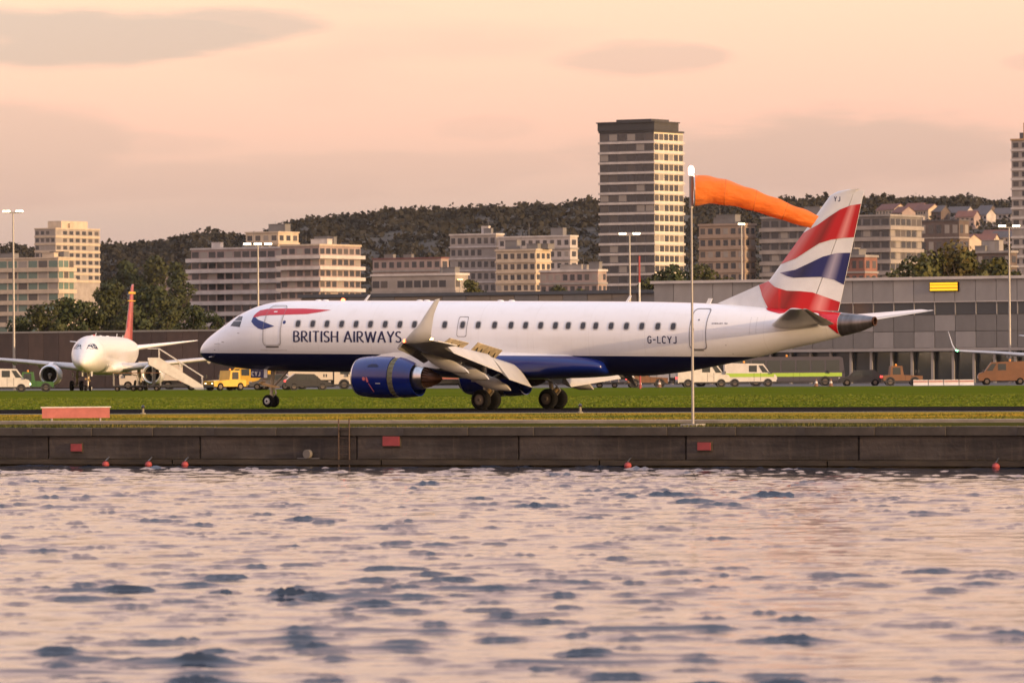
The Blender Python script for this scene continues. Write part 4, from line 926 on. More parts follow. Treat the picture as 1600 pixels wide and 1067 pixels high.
building('long white apartment block with dark balcony bands left of centre', 'apartment building', 445, 1750, 150, 18, 388, 12, 11, 3, pinkc, slabw, None, 0, 1.1, 1.1, .55, .8, slabw, 500, 0, 0)
building('sunlit stepped apartment block with a curved cream end right of the long white block', 'apartment building', 500, 1700, 62, 62, 384, 12, 5, 7, pinkc, slabw, None, 0, .9, 1.0, .5, .72, cream, 500, 0, 0)
building('cream penthouse block showing above the long white apartments', 'apartment building', 436, 1950, 52, 30, 364, 14, 4, 3, cream, cream, None, 0, .2, .6, .5, .6, cream, 400, 0)
building('low pinkish block with a maroon roof behind the fuselage', 'apartment building', 690, 2050, 108, 12, 404, 10, 9, 1, pinkc, slabg, None, 0, .2, .6, .5, .6, F_('maroon_roof', (.16, .07, .065)), 480)
building('grey white flats with a flat white roof, left of the pair by the tower', 'apartment building', 776, 1900, 72, 12, 367, 12, 7, 1, conc, slabw, None, 0, .2, .5, .5, .6, slabw, 480)
building('broad white flats with a flat roof beside the tower', 'apartment building', 892, 1880, 112, 12, 370, 12, 10, 1, rend, slabg, None, 0, .2, .5, .45, .55, slabw, 480)
building('cream four storey block in front of the white flats', 'apartment building', 838, 1500, 62, 24, 392, 12, 6, 3, cream, cream, None, 0, .1, .5, .5, .6, cream, 480)
building('long low grey roofed shed behind the middle of the fuselage', 'warehouse', 712, 1300, 132, 20, 430, 6, 10, 2, conc, slabg, None, 0, .1, .9, .4, .8, slabw, 480)
building('low brown block at the left foot of the tower', 'apartment building', 935, 1420, 90, 14, 424, 9, 8, 2, pinkc, slabg, None, 0, .1, .5, .5, .6, slabw, 480)
building('brown brick block between the tower and the tail', 'apartment building', 1165, 1500, 70, 18, 352, 13, 6, 2, F_('warm_brown_cladding', (.30, .22, .165)), F_('warm_brown_cladding', (0, 0, 0)), None, 0, .1, .5, .5, .6, None, 450, 0)
building('wide grey block with a flat roof behind the striped tail', 'apartment building', 1392, 1480, 196, 56, 338, 14, 14, 6, greyc, conc, None, 0, .3, .9, .55, .75, slabg, 450, 0, 0)
building('red brick block just right of the striped tail', 'apartment building', 1352, 1250, 52, 22, 402, 8, 5, 2, brickr, slabg, None, 0, .1, .4, .5, .55, slabg, 450)
building('grey tile roofed block on the slope right of the tail', 'apartment building', 1500, 2300, 96, 18, 345, 9, 8, 2, brickd, conc, None, 0, .1, .5, .5, .6, F_('slate_roof', (.10, .09, .09)), 400)
building('dark brick terrace at the foot of the right tower', 'apartment building', 1580, 1350, 60, 12, 395, 9, 6, 1, brickd, slabg, None, 0, .1, .4, .5, .6, None, 450)
building('low pale block on the slope above the pale office', 'apartment building', 300, 2350, 62, 14, 430, 6, 6, 1, pinkc, slabg, None, 0, .1, .5, .5, .6, F_('slate_roof', (0, 0, 0)), 480)
# rows of houses on the slopes
hr = [F_('slate_roof', (0, 0, 0)), F_('tile_roof', (.17, .075, .055))]; hwl = [brickd, pinkc, rend, cream]
hmesh = {}
for i in range(4):
    L_ = 8 + 2.5 * i
    w_ = MB().box(0, L_, 0, 8, -3, 5.4).prism_x([(0, 5.4), (8, 5.4), (4, 8.2)], 0.05, L_ - .05).mesh('wall', hwl[i]); r_ = MB().add([(-.3, -.5, 5.2), (L_ + .3, -.5, 5.2), (L_ + .3, 4, 8.5), (-.3, 4, 8.5), (L_ + .3, 8.5, 5.2), (-.3, 8.5, 5.2), (-.3, 4, 8.25), (L_ + .3, 4, 8.25)], [(0, 1, 2, 3), (3, 2, 4, 5), (0, 3, 5, 6), (1, 7, 4, 2)]).mesh('roof', hr[i % 2])
    wn = MB()
    for x in np.arange(1, L_ - 1.5, 2.6):
        for z in (.8, 3.3): wn.box(x, x + 1.2, -.06, .02, z, z + 1.3)
    hmesh[i] = (w_, r_, wn.mesh('window', M_glz))
def house(u, d, i, yaw, label, group):
    g = ground(u, d); k = (u - 800) / FPX; z = hill_h(k, d) if d > 2150 else 0
    root = thing('house', label, 'house', (g.x, g.y, z), yaw, group); put('wall', hmesh[i][0], root, (0, 0, 0)); put('roof', hmesh[i][1], root, (0, 0, 0)); put('window', hmesh[i][2], root, (0, 0, 0))
ORD = ('first', 'second', 'third', 'fourth', 'fifth', 'sixth', 'seventh', 'eighth', 'ninth', 'tenth', 'eleventh', 'twelfth', 'thirteenth', 'fourteenth', 'fifteenth', 'sixteenth')
for row, (d, ua, ub) in enumerate(((3120, 1366, 1566), (2950, 1372, 1566), (2760, 1396, 1566), (2580, 1440, 1566))):
    u = ua + rnd.random() * 8; j = 0
    while u < ub and j < 16:
        i = rnd.randrange(4); wl_ = ('dark brick', 'pink rendered', 'white rendered', 'cream')[i]; rf_ = ('slate', 'tile')[i % 2]
        house(u, d + rnd.uniform(-25, 25), i, rnd.uniform(-.5, .3) - .1, '%s house with %s roof, %s from left in the %s hillside row' % (wl_, rf_, ORD[j], ('topmost', 'second', 'third', 'lowest')[row]), 'houses on the right hillside'); u += rnd.uniform(13, 28); j += 1

# ------------------------------------------------------------------ airport buildings
TY = 372.0
M_panel = mat('grey_metal_panel', (.26, .25, .245), .38, metal=.3, var=.12, vscale=.4); M_panel2 = mat('darker_metal_panel', (.165, .16, .155), .42, metal=.3, var=.15, vscale=.4); M_panel3 = mat('pale_metal_panel', (.31, .295, .285), .38, metal=.3, var=.1, vscale=.4)
M_tgl = mat('terminal_glass', (.035, .042, .045), .08, spec=.9)
def zt(u, v): return at_y(u, v, TY).z
xa, xb = at_y(1022, 470, TY).x, at_y(1760, 470, TY).x
ter = thing('terminal_building', 'long low grey panelled terminal building behind the jet tail', 'terminal', (xa, TY, 0))
L_ = xb - xa; ztop = zt(1300, 438); zf = zt(1300, 474); zg1 = zt(1300, 494); zm = zt(1300, 545); 
MB().box(0, L_, .3, 46, -.5, ztop - .1).build('wall', M_panel2, ter)
MB().box(-.3, L_, -.35, 46.2, ztop - .1, ztop + .22).build('roof', F_('white_slab_edge', (0, 0, 0)), ter)
np_ = int(L_ / 2.6)
for k in range(3): pass
pm = [MB().box(.03, 2.57, 0, .28, zf + .03, ztop - .12).mesh('fascia_panel', q) for q in (M_panel, M_panel3, M_panel)]
pw = MB().box(.06, 2.54, .14, .28, zg1 + .05, zf - .05).mesh('window_pane', M_tgl)
pc = [[MB().box(.03, 2.57, .05, .28, zm + (zg1 - zm) * j / 2 + .03, zm + (zg1 - zm) * (j + 1) / 2 - .03).mesh('cladding_panel', q) for q in (M_panel2, M_panel)] for j in (0, 1)]
pg = MB().box(.08, 2.52, 1.15, 1.28, .35, zm - .45).mesh('glazed_bay', M_tgl); po = MB().box(-.14, .14, .3, .6, 0, zm).mesh('post', M_panel3); mul = MB().box(-.05, .05, .05, .3, zg1, zf).mesh('mullion', M_panel3)
for k in range(min(np_, 60)):
    x = k * 2.6
    put('fascia_panel', pm[rnd.randrange(3)], ter, (x, 0, 0)); put('window_pane', pw, ter, (x, 0, 0)); put('mullion', mul, ter, (x, 0, 0))
    for j in (0, 1): put('cladding_panel', pc[j][rnd.random() < .3], ter, (x, 0, 0))
    put('glazed_bay', pg, ter, (x, -1.0, 0)); put('post', po, ter, (x, -.9, 0))
MB().box(0, L_, -1.4, .3, zm - .35, zm - .02).build('canopy', M_panel3, ter); MB().box(0, L_, -.12, .0, zf - .04, zf + .05).build('fascia_trim', slabw, ter)
# lower wing of the terminal, seen over the fuselage
xl = at_y(470, 470, TY + 14).x; xr = at_y(1022, 470, TY + 14).x
lw = thing('pier_building', 'low dark pier building showing above the fuselage roof', 'terminal', (xl, TY + 14, 0)); ztp = at_y(800, 459, TY + 14).z
MB().box(0, xr - xl, .3, 26, -.5, ztp - .15).build('wall', M_panel2, lw); MB().box(-.3, xr - xl, -.2, 26, ztp - .15, ztp + .25).build('roof', F_('blue_grey_roof', (.07, .075, .085)), lw)
pm2 = [MB().box(.04, 3.36, 0, .28, ztp - 1.6, ztp - .2).mesh('fascia_panel', q) for q in (F_('tan_panel', (.20, .165, .13)), M_panel2)]; pw2 = MB().box(.06, 3.34, .1, .28, ztp - 3.4, ztp - 1.7).mesh('window_pane', M_tgl); pc2 = MB().box(.04, 3.36, .02, .28, .3, ztp - 3.5).mesh('cladding_panel', M_panel)
for k in range(int((xr - xl) / 3.4)):
    put('fascia_panel', pm2[rnd.random() < .4], lw, (k * 3.4, 0, 0)); put('window_pane', pw2, lw, (k * 3.4, 0, 0)); put('cladding_panel', pc2, lw, (k * 3.4, 0, 0))
# yellow gate sign on the fascia
M_yel = mat('yellow_sign_face', (.85, .55, .02), .4, emit=(1, .66, .02), es=.75)
p = at_y(1476, 448, TY); gs = thing('gate_sign', 'bright yellow lit gate sign on the terminal fascia', 'sign', (p.x, TY - .05, p.z))
MB().box(-1.75, 1.75, -.20, -.02, -.46, .46).build('sign_face', mat('amber_sign_back', (.50, .27, .02), .5, emit=(1, .45, .01), es=.35), gs)
for q in (-.34, .04, .36): MB().box(-1.70, 1.70, -.26, -.20, q - .10, q + .10).build('sign_bar', M_yel, gs); MB().box(-1.82, 1.82, -.18, .03, -.53, .53).build('sign_frame', M_dark, gs)
# dark brown screen wall on the left
bw0, bw1 = at_y(-120, 540, 345).x, at_y(520, 540, 345).x; zb = at_y(160, 518, 345).z
M_brown = mat('dark_brown_cladding', (.055, .036, .028), .75, var=.25, vscale=.6)
sw = thing('screen_wall', 'dark brown boarded screen wall behind the parked airliner', 'screen wall', (bw0, 345, 0)); n = int((bw1 - bw0) / 2.2)
MB().box(0, bw1 - bw0, .15, .5, 0, zb - .1).build('backing', M_dark, sw)
bb = [MB().box(.02, 2.18, 0, .15, .1, zb - .12).mesh('cladding_panel', q) for q in (M_brown, mat('mid_brown_cladding', (.075, .048, .036), .75, var=.25, vscale=.6))]
for k in range(min(n, 120)): put('cladding_panel', bb[rnd.random() < .35], sw, (k * 2.2, 0, 0))
MB().box(0, bw1 - bw0, -.05, .55, zb - .1, zb + .1).build('wall_coping', mat('wall_coping_grey', (.24, .22, .19), .7), sw)

# ------------------------------------------------------------------ aircraft
make_airliner('white and navy airliner touching down on the runway with red and blue tail', True, 'flag', (17.78, 0, 0), (0, .0135, 0))
M_pbody = mat('parked_white_paint', (.66, .64, .62), .35, coat=.3, var=.06)
M_ptail = mat('parked_red_tail', (.36, .055, .035), .35, coat=.3, var=.2, vscale=1.2)
pd = 626.0; g = ground(170, pd)
rz = YAW + R(90) - R(4)
pk = make_airliner('white airliner with a brick red tail fin parked nose towards the runway', False, M_ptail, (g.x, g.y, 0), (0, 0, rz), 1.12, M_pbody)
fz = [c for c in pk.children if c.name.startswith('fin')][0]
yb = MB()  # lamp streaks, put onto the fin as painted yellow bands
for z0, z1 in ((9.05, 9.25), (8.35, 8.43)): yb.prism([(30.6 + (z0 - 5.92) * .814, z0), (30.6 + (z1 - 5.92) * .814, z1), (34.24 + (z1 - 4.49) * .234, z1), (34.24 + (z0 - 4.49) * .234, z0)], -.19, .19)
yb.build('lamp_streak_band', mat('lamp_streak_paint', (.75, .42, .03), .4), fz, off=PV)
g2 = ground(1728, 640)
pk2 = dup(pk, (g2.x, g2.y, 0), YAW + R(90) + R(2), 'parked white airliner cut off by the right edge, only its green tipped wing showing')

# ------------------------------------------------------------------ ground vehicles
M_van, M_yv, M_blk, M_org, M_hv = mat('van_white', (.55, .52, .48), .35, coat=.3, var=.12, vscale=1.5), mat('vehicle_yellow', (.58, .34, .035), .4, coat=.2, var=.15, vscale=1.5), mat('vehicle_black', (.025, .025, .028), .35, coat=.4), mat('vehicle_orange', (.15, .068, .03), .5, var=.15, vscale=1.5), mat('high_visibility_green', (.30, .46, .05), .5)
M_amb = mat('amber_beacon', (.7, .28, .03), .3)
M_tail, M_head = mat('tail_lamp', (.6, .02, .02), .3, emit=(1, .06, .05), es=4), mat('head_lamp', (.9, .85, .7), .3, emit=(1, .86, .60), es=7)
def wheels(par, xs, y, r_):
    me = MB().revolve_y([(-.11, r_ * .55), (-.12, r_ * .9), (-.08, r_), (.08, r_), (.12, r_ * .9), (.11, r_ * .55)], (0, 0), 18).mesh('wheel', M_tyre, True); rm = MB().revolve_y([(-.125, r_ * .55), (-.09, r_ * .5), (-.09, .05), (-.13, .04)], (0, 0), 12).mesh('rim', M_rim)
    for x in xs:
        for sy in (-1, 1):
            o = put('wheel', me, par, (x, sy * y, r_)); q = bpy.data.objects.new('rim', rm); C.objects.link(q); q.parent = o; q.rotation_euler = (0, 0, 0 if sy < 0 else math.pi)
def vehicle(kind, label, cat, u, d, yaw, bodym, lamp=None):
    g = ground(u, d); t_ = thing(kind, label, cat, g, yaw)
    if kind == 'van':
        body = [(-2.6, .42), (2.5, .42), (2.6, .9), (2.45, 1.15), (1.9, 1.35), (1.25, 2.25), (-2.5, 2.35), (-2.6, 2.2)]; ln, wx, wr, hw_ = 2.6, (1.7, -1.6), .36, .95
        gl = [[(1.15, 1.40), (1.75, 1.40), (1.2, 2.1), (.75, 2.1)], [(-.2, 1.45), (.6, 1.45), (.6, 2.1), (-.2, 2.1)]]
    elif kind == 'car':
        body = [(-2.2, .35), (2.15, .35), (2.2, .75), (1.3, .95), (.6, 1.55), (-1.3, 1.6), (-2.0, 1.1), (-2.2, .95)]; ln, wx, wr, hw_ = 2.2, (1.4, -1.4), .34, .9
        gl = [[(.0, 1.0), (1.0, 1.0), (.52, 1.48), (0, 1.5)], [(-1.2, 1.0), (-.12, 1.0), (-.12, 1.5), (-1.1, 1.5)]]
    elif kind == 'bus':
        body = [(-5.6, .35), (5.5, .35), (5.6, 1.1), (5.4, 2.8), (5.1, 2.95), (-5.5, 2.95), (-5.6, 2.8)]; ln, wx, wr, hw_ = 5.6, (3.6, -3.4), .45, 1.25
        gl = [[(-5.3 + k * 1.5, 1.5), (-3.95 + k * 1.5, 1.5), (-3.95 + k * 1.5, 2.6), (-5.3 + k * 1.5, 2.6)] for k in range(7)]
    elif kind == 'tug':
        body = [(-1.9, .4), (2.0, .4), (2.05, .95), (.3, 1.05), (.15, 1.05), (.0, 1.95), (-1.1, 1.95), (-1.2, 1.05), (-1.9, 1.0)]; ln, wx, wr, hw_ = 2.0, (1.25, -1.2), .40, .85
        gl = [[(-.95, 1.1), (-.15, 1.1), (-.2, 1.8), (-.95, 1.8)]]
    elif kind == 'truck':
        body = [(1.4, .5), (3.3, .5), (3.35, 1.4), (3.1, 2.4), (1.4, 2.45)]; ln, wx, wr, hw_ = 3.3, (2.4, -1.9), .46, 1.15
        gl = [[(2.0, 1.5), (3.0, 1.5), (2.85, 2.2), (2.0, 2.2)]]
    MB().prism(body, -hw_, hw_).build('body', bodym, t_)
    if kind == 'truck':
        MB().box(-3.3, 1.25, -1.2, 1.2, .95, 3.0).build('cargo_box', bodym, t_); MB().box(-3.3, 3.0, -.5, .5, .55, .9).build('chassis', M_blk, t_)
    for P in gl:
        w_ = MB().prism(P, -hw_ - .015, -hw_ + .02); w_.prism(P, hw_ - .02, hw_ + .015); w_.build('side_window', M_tgl, t_)
    MB().box(-ln + .1, ln - .1, -hw_ - .03, -hw_ + .05, .36, .5).build('sill', M_blk, t_)
    if kind in ('bus', 'truck', 'van') and cat in ('bus', 'emergency vehicle'): MB().box(-ln + .02, ln - .3, -hw_ - .012, -hw_ + .02, .95, 1.32).build('side_stripe', M_hv, t_)
    wheels(t_, wx, hw_ - .1, wr)
    fx = wx[0] + .35
    for sy in (-1, 1): MB().box(fx - .06, fx + .06, sy * (hw_ + .16) - .10, sy * (hw_ + .16) + .10, 1.25, 1.55).box(fx - .03, fx + .03, min(sy * hw_, sy * (hw_ + .1)), max(sy * hw_, sy * (hw_ + .1)), 1.30, 1.36).build('mirror', M_blk, t_)
    MB().box(ln - .06, ln + .10, -hw_ + .05, hw_ - .05, .34, .58).build('front_bumper', M_blk, t_); MB().box(-ln - .10, -ln + .06, -hw_ + .05, hw_ - .05, .34, .58).build('rear_bumper', M_blk, t_)
    for w0 in wx: MB().revolve_y([(-hw_ - .015, wr * 1.22), (-hw_ + .06, wr * 1.22), (-hw_ + .06, wr * .4), (-hw_ - .015, wr * .4)], (w0, wr), 18).build('wheel_arch', M_blk, t_)
    gx = (wx[0] + wx[1]) / 2
    for q in (.25, .9): MB().box(gx + q, gx + q + .03, -hw_ - .012, -hw_ + .02, .55, 1.38).build('door_gap', M_dark, t_)
    zt_ = max(z for x, z in body); xm = [x for x, z in body if z > zt_ - .12]
    if kind not in ('car',): MB().revolve_z([(.10, zt_), (.11, zt_ + .14), (.06, zt_ + .2), (.01, zt_ + .21)], ((min(xm) + max(xm)) / 2, 0), 10).build('beacon', M_amb, t_)
    for sy in (-.62, .62):
        MB().box(-ln - .03, -ln + .04, sy * hw_ - .10, sy * hw_ + .10, .8, 1.0).build('tail_lamp', M_tail, t_); MB().box(ln - .10, ln + .03, sy * hw_ - .12, sy * hw_ + .12, .68, .86).build('head_lamp', M_head if lamp else M_lip, t_)
    return t_
vehicle('tug', 'yellow baggage tug with lit headlamps ahead of the jet nose', 'baggage tug', 352, 592, YAW - R(140), M_yv, True)
vehicle('car', 'black estate car with red tail lamps below the forward fuselage', 'car', 480, 596, YAW + R(8), M_blk)
vehicle('car', 'dark car parked behind the nose wheel', 'car', 425, 604, YAW + R(175), mat('vehicle_grey', (.08, .08, .085), .35, coat=.4))
vehicle('truck', 'cream catering truck behind the nose wheel', 'truck', 500, 622, YAW + R(4), mat('vehicle_cream', (.52, .46, .38), .45))
vehicle('van', 'yellow van beside the boarding stairs', 'van', 388, 612, YAW + R(176), M_yv)
vehicle('truck', 'faded red service truck behind the wing', 'truck', 694, 606, YAW + R(178), mat('vehicle_faded_red', (.30, .09, .07), .5))
vehicle('van', 'white van below the rear fuselage', 'van', 1098, 600, YAW + R(6), M_van)
vehicle('truck', 'white box truck behind the white van', 'truck', 1066, 622, YAW + R(180), M_van)
vehicle('bus', 'dark apron bus with a bright green stripe under the tail', 'bus', 1232, 616, YAW + R(2), mat('vehicle_dark_blue', (.05, .045, .06), .4, coat=.3))
vehicle('van', 'white van with a green stripe at the left end of the apron bus', 'emergency vehicle', 1172, 606, YAW + R(2), M_van)
vehicle('car', 'black car right of the apron bus', 'car', 1345, 606, YAW + R(178), M_blk)
vehicle('tug', 'orange tug in front of the terminal glazing', 'baggage tug', 1408, 604, YAW + R(4), M_org)
vehicle('van', 'orange brown van in front of the terminal near the right edge', 'van', 1568, 606, YAW + R(178), M_org)
vehicle('tug', 'yellow tug below the aft belly', 'baggage tug', 1010, 596, YAW + R(3), M_org)
vehicle('van', 'white van at the left edge beside the parked airliner engine', 'van', 6, 600, YAW + R(4), M_van, True)
# boarding stairs at the parked airliner
g = ground(272, 612); stt = thing('boarding_stairs', 'white mobile boarding stairs beside the parked airliner', 'boarding stairs', g, YAW + R(6))
for y in (-.9, .9): MB().prism([(-2.6, 3.3), (-1.5, 3.3), (2.9, .45), (2.9, .05), (2.3, .05), (-2.6, 2.6)], y - .06, y + .06).build('side_panel', M_van, stt)
stp = MB().box(-.16, .16, -.84, .84, -.03, .03).mesh('step', M_steel)
for k in range(13): put('step', stp, stt, (2.6 - k * .32, 0, .35 + k * .215))
MB().box(-2.6, -1.4, -.9, .9, 3.0, 3.08).build('platform', M_steel, stt)
for y in (-.92, .92): MB().tube((-2.6, y, 4.2), (-1.5, y, 4.2), .035).tube((-1.5, y, 4.2), (2.9, y, 1.35), .035).tube((2.8, y, .4), (2.8, y, 1.4), .03).tube((-1.5, y, 3.2), (-1.5, y, 4.2), .03).tube((.6, y, 1.8), (.6, y, 2.85), .03).build('handrail', M_van, stt)
MB().box(-2.4, 2.2, -.7, .7, .35, .6).prism([(-2.2, .6), (-1.9, .6), (-1.9, 3.0), (-2.2, 3.0)], -.7, .7).build('chassis', M_blk, stt); wheels(stt, (1.7, -1.7), .75, .36)
vehicle('truck', 'cream catering truck behind the boarding stairs', 'truck', 236, 655, YAW + R(178), mat('vehicle_cream', (0, 0, 0)))
vehicle('tug', 'dark green tug below the parked airliner wing', 'baggage tug', 52, 604, YAW + R(3), mat('vehicle_green', (.04, .12, .03), .45))
# baggage carts and barriers
for i, (u, lb) in enumerate(((925, 'open baggage cart below the wing, leftmost of three'), (948, 'open baggage cart below the wing, middle of three'), (972, 'open baggage cart below the wing, rightmost of three'), (196, 'orange roofed baggage cart under the parked airliner, left of two'), (232, 'orange roofed baggage cart under the parked airliner, right of two'))):
    g = ground(u, 600); t_ = thing('baggage_cart', lb, 'baggage cart', g, YAW, 'baggage carts on the apron')
    MB().box(-1.2, 1.2, -.7, .7, .45, .55).build('deck', M_blk, t_); MB().box(-1.2, 1.2, -.7, .7, 1.75, 1.82).build('cart_roof', M_org if i in (1, 3, 4) else M_van, t_)
    cp = MB()
    for x in (-1.17, 1.17):
        for y in (-.67, .67): cp.tube((x, y, .5), (x, y, 1.78), .03, n=6)
    cp.build('corner_posts', M_steel, t_); wheels(t_, (.8, -.8), .6, .24)
bar = None
for i, u in enumerate((1438, 1462, 1486, 1510)):
    g = ground(u, 603); lb = ('white barrier on the apron, first from the left in the row of four', 'white barrier on the apron, second in the row of four', 'white barrier on the apron, third in the row of four', 'white barrier on the apron, last in the row of four')[i]
    if bar is None:
        bar = thing('barrier', lb, 'barrier', g, YAW, 'white barriers before the terminal'); MB().prism_x([(-.3, 0), (.3, 0), (.12, .2), (.09, .55), (-.09, .55), (-.12, .2)], -.72, .72).build('barrier_body', M_van, bar); MB().box(-.7, .7, -.125, -.085, .34, .44).build('reflective_band', M_redp, bar)
    else: dup(bar, g, YAW, lb)
# orange cones
cone = None
for i, u in enumerate((905, 1000, 1030, 1275, 1298)):
    g = ground(u, 588); lb = 'orange traffic cone at the apron edge, %s' % ('below the wing fairing', 'left of the white van', 'just left of the white van', 'before the apron bus', 'right end of the apron bus')[i]
    if cone is None:
        cone = thing('traffic_cone', lb, 'traffic cone', g, 0, 'cones along the apron edge'); MB().revolve_z([(.22, .04), (.05, .75), (.03, .77)], (0, 0), 14).build('cone_body', M_org, cone, True); MB().box(-.26, .26, -.26, .26, 0, .04).build('base', M_blk, cone); MB().revolve_z([(.155, .33), (.107, .52)], (0, 0), 14).build('reflective_band', M_van, cone)
    else: dup(cone, g, 0, lb)

# ------------------------------------------------------------------ lamp masts
M_mast = mat('galvanised_mast', (.30, .28, .26), .5, metal=.5); M_lamp = mat('lamp_glow', (1, .9, .7), .3, emit=(1, .84, .55), es=9)
def mast(label, u, v, d, heads, head_w=1.2, m_=M_lamp):
    g = ground(u, d); h = zat(u, v, d); t_ = thing('lamp_mast', label, 'lamp mast', g, YAW); MB().tube((0, 0, 0), (0, 0, h - .1), .16, .08, 12).build('mast', M_mast, t_)
    if heads > 1: MB().box(-(heads - 1) * head_w / 2 - .3, (heads - 1) * head_w / 2 + .3, -.06, .06, h - .1, h + .02).build('cross_arm', M_mast, t_)
    for i in range(heads):
        x = (i - (heads - 1) / 2) * head_w; hd = MB().box(x - .42, x + .42, -.25, .35, h + .02, h + .22).build('lamp_head', M_mast, t_); MB().box(x - .38, x + .38, -.29, -.25, h + .03, h + .20).build('lamp_glass', m_, hd)
mast('tall lamp mast with two lit heads in front of the white apartments', 404, 383, 640, 3, 1.1)
mast('tall lamp mast with lit heads at the left edge', 22, 332, 650, 2, 1.4)
mast('lamp mast with lit heads in front of the tall tower', 985, 367, 655, 2, 1.5)
mast('lamp mast with lit heads at the right edge beside the pale tower', 1578, 355, 645, 2, 1.5)
mast('single lit street lamp between the tower and the tail', 1160, 352, 700, 1)
mast('orange street lamp behind the middle of the fuselage', 720, 438, 900, 1, 1.2, mat('amber_lamp_glow', (1, .6, .2), .3, emit=(1, .52, .14), es=7))
# red and white frangible mast in front of the tower
g = ground(1000, 560); t_ = thing('marker_mast', 'thin red and white marker mast in front of the tower', 'mast', g, YAW); hh = zat(1000, 400, 560)
for k in range(5): MB().tube((0, 0, hh * k / 5), (0, 0, hh * (k + 1) / 5), .09, .09, 10).build('mast_band', M_redp if k % 2 == 0 else M_white_w, t_)

# ------------------------------------------------------------------ windsock at the quay edge
WX, WY = 70.25, -75.0
WX = at_y(1082, 560, WY).x
ws = thing('windsock_pole', 'tall grey windsock pole with a light on top at the quay edge', 'windsock pole', (WX, WY, 0))
hp = at_y(1082, 259, WY).z
MB().tube((0, 0, 0), (0, 0, hp - .3), .045, .03, 14).build('pole', M_mast, ws); MB().box(-.28, .28, -.28, .28, 0, .10).build('base_plate', mat('pole_base', (.30, .28, .25), .8), ws)
MB().revolve_z([(.07, hp - .3), (.09, hp - .22), (.09, hp - .08), (.05, hp - .02), (.01, hp)], (0, 0), 14).build('obstruction_light', mat('pole_lamp_glow', (1, .7, .6), .3, emit=(1, .62, .48), es=8), ws)
zs_ = at_y(1082, 298, WY).z
MB().tube((0, 0, zs_ - .55), (0, 0, zs_ + .50), .065, .065, 10).tube((0, 0, zs_ + .42), (.12, .0, zs_ + .40), .02).tube((0, 0, zs_ - .42), (.12, 0, zs_ - .42), .02).build('swivel', M_mast, ws)
sk_ = thing('windsock', 'orange fabric windsock streaming right from its pole', 'windsock', (WX + .12, WY, zs_), YAW)
def sock_mat():
    M, t, b, N, T, MIX, NOISE, SM, ob = node_mat('orange_sock_fabric')
    b.inputs['Base Color'].default_value = (.88, .24, .03, 1); b.inputs['Roughness'].default_value = .7; b.inputs['Sheen Weight'].default_value = .2
    tr = N('ShaderNodeBsdfTranslucent'); tr.inputs[0].default_value = (.92, .30, .04, 1); mx_ = N('ShaderNodeMixShader'); mx_.inputs[0].default_value = .45
    t.links.new(b.outputs[0], mx_.inputs[1]); t.links.new(tr.outputs[0], mx_.inputs[2]); o = [q for q in t.nodes if q.type == 'OUTPUT_MATERIAL'][0]; t.links.new(mx_.outputs[0], o.inputs[0])
    bp = N('ShaderNodeBump'); bp.inputs['Strength'].default_value = .6; bp.inputs['Distance'].default_value = .15; t.links.new(NOISE(ob, 3, 4, .6, (.8, 2, 2)), bp.inputs['Height']); t.links.new(bp.outputs[0], b.inputs['Normal'])
    return M
M_sock = sock_mat(); rings = []; ax = [(0, 0), (.45, .02), (.9, -.05), (1.4, -.18), (1.9, -.34), (2.5, -.56), (3.1, -.78), (3.72, -1.0)]
n = 28
for k in range(33):
    q = k / 32; x = np.interp(q * 3.72, [a[0] for a in ax], [a[0] for a in ax]); z = np.interp(x, [a[0] for a in ax], [a[1] for a in ax]); rad = .46 - .27 * q + .012 * math.sin(q * 30)
    fl = .02 + .05 * q
    rings.append([(x + .12 * math.sin(a) * q, rad * math.cos(a) * (1 + fl * math.sin(5 * a + q * 9) + .5 * fl * math.sin(9 * a - q * 23)), z + rad * math.sin(a) * (1 + fl * math.cos(4 * a + q * 7) + .6 * fl * math.sin(3 * a + q * 31))) for a in np.linspace(0, 2 * math.pi, n + 1)[:-1]])
seg = 8
for k in range(4): MB().loft(rings[k * seg:(k + 1) * seg + 1], caps=(False, False)).build('fabric_panel', M_sock, sk_, True)
for k in (1, 2, 3):
    q = rings[k * seg]; sb = MB()
    sb.loft([[((p[0] - .018), p[1] * 1.01, p[2]) for p in q], [((p[0] + .018), p[1] * 1.01, p[2]) for p in q]], caps=(False, False)); sb.build('seam_band', mat('seam_orange', (.62, .14, .015), .7), sk_, True)
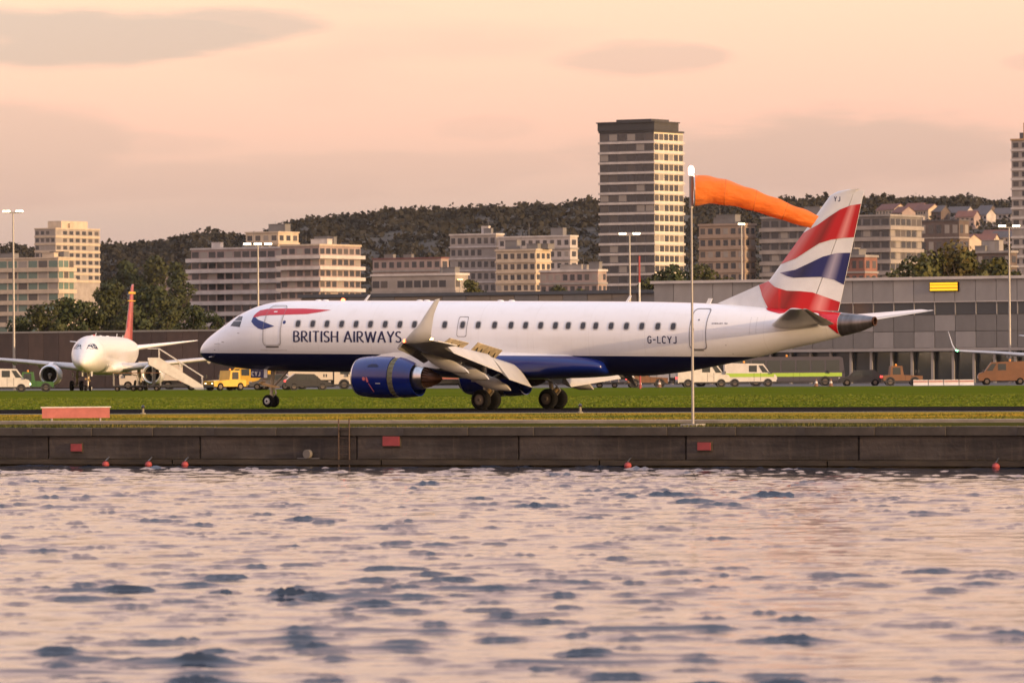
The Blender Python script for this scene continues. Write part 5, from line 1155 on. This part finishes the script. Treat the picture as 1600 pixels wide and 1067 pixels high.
hp_ = MB(); pr = None
for i in range(24):
    a, b = 2 * math.pi * i / 24, 2 * math.pi * (i + 1) / 24; hp_.tube((-.01, .465 * math.cos(a), .465 * math.sin(a)), (-.01, .465 * math.cos(b), .465 * math.sin(b)), .018, n=6)
hp_.build('hoop', M_steel, sk_)
# airfield sign board on the verge at the left
p = ground(118, 226); sg = thing('runway_sign', 'low faded red airfield sign board on the grass verge at the left', 'airfield sign', (p.x, p.y, 0), YAW)
MB().box(-1.25, 1.25, -.07, .07, .14, .52).build('sign_board', mat('sign_red', (.42, .13, .11), .5, var=.15), sg); MB().box(-1.30, 1.30, -.09, .09, .52, .56).build('top_rail', M_white_w, sg)
for x in (-.9, .9): MB().tube((x, 0, 0), (x, 0, .16), .04).build('leg', M_mast, sg)
# runway edge lights
el_ = None
for i in range(6):
    x = -32 + i * 22.0; lb = 'small runway edge light on the near side, %s along from the left' % ('first', 'second', 'third', 'fourth', 'fifth', 'sixth')[i]
    if el_ is None:
        el_ = thing('edge_light', lb, 'edge light', (x, -22.2, 0), 0, 'runway edge lights'); MB().revolve_z([(.12, 0), (.12, .05), (.05, .08), (.05, .26)], (0, 0), 12).build('base', mat('lamp_base_grey', (.2, .17, .12), .6), el_); MB().revolve_z([(.07, .26), (.08, .32), (.05, .38), (.01, .40)], (0, 0), 12).build('lens', M_glassd, el_)
    else: dup(el_, (x, -22.2, 0), 0, lb)

# ------------------------------------------------------------------ evening haze
hz = MB().box(-6100, 4600, CY - 300, 7700, -5.2, 150).build('haze', bpy.data.materials.new('haze_air')); HM = hz.data.materials[0]; HM.use_nodes = True; HM.node_tree.nodes.clear()
ho = HM.node_tree.nodes.new('ShaderNodeOutputMaterial'); hv = HM.node_tree.nodes.new('ShaderNodeVolumePrincipled')
hv.inputs['Color'].default_value = (.90, .88, .88, 1); hv.inputs['Density'].default_value = HAZE; hv.inputs['Anisotropy'].default_value = .2
HM.node_tree.links.new(hv.outputs[0], ho.inputs['Volume']); tag(hz, kind='stuff')
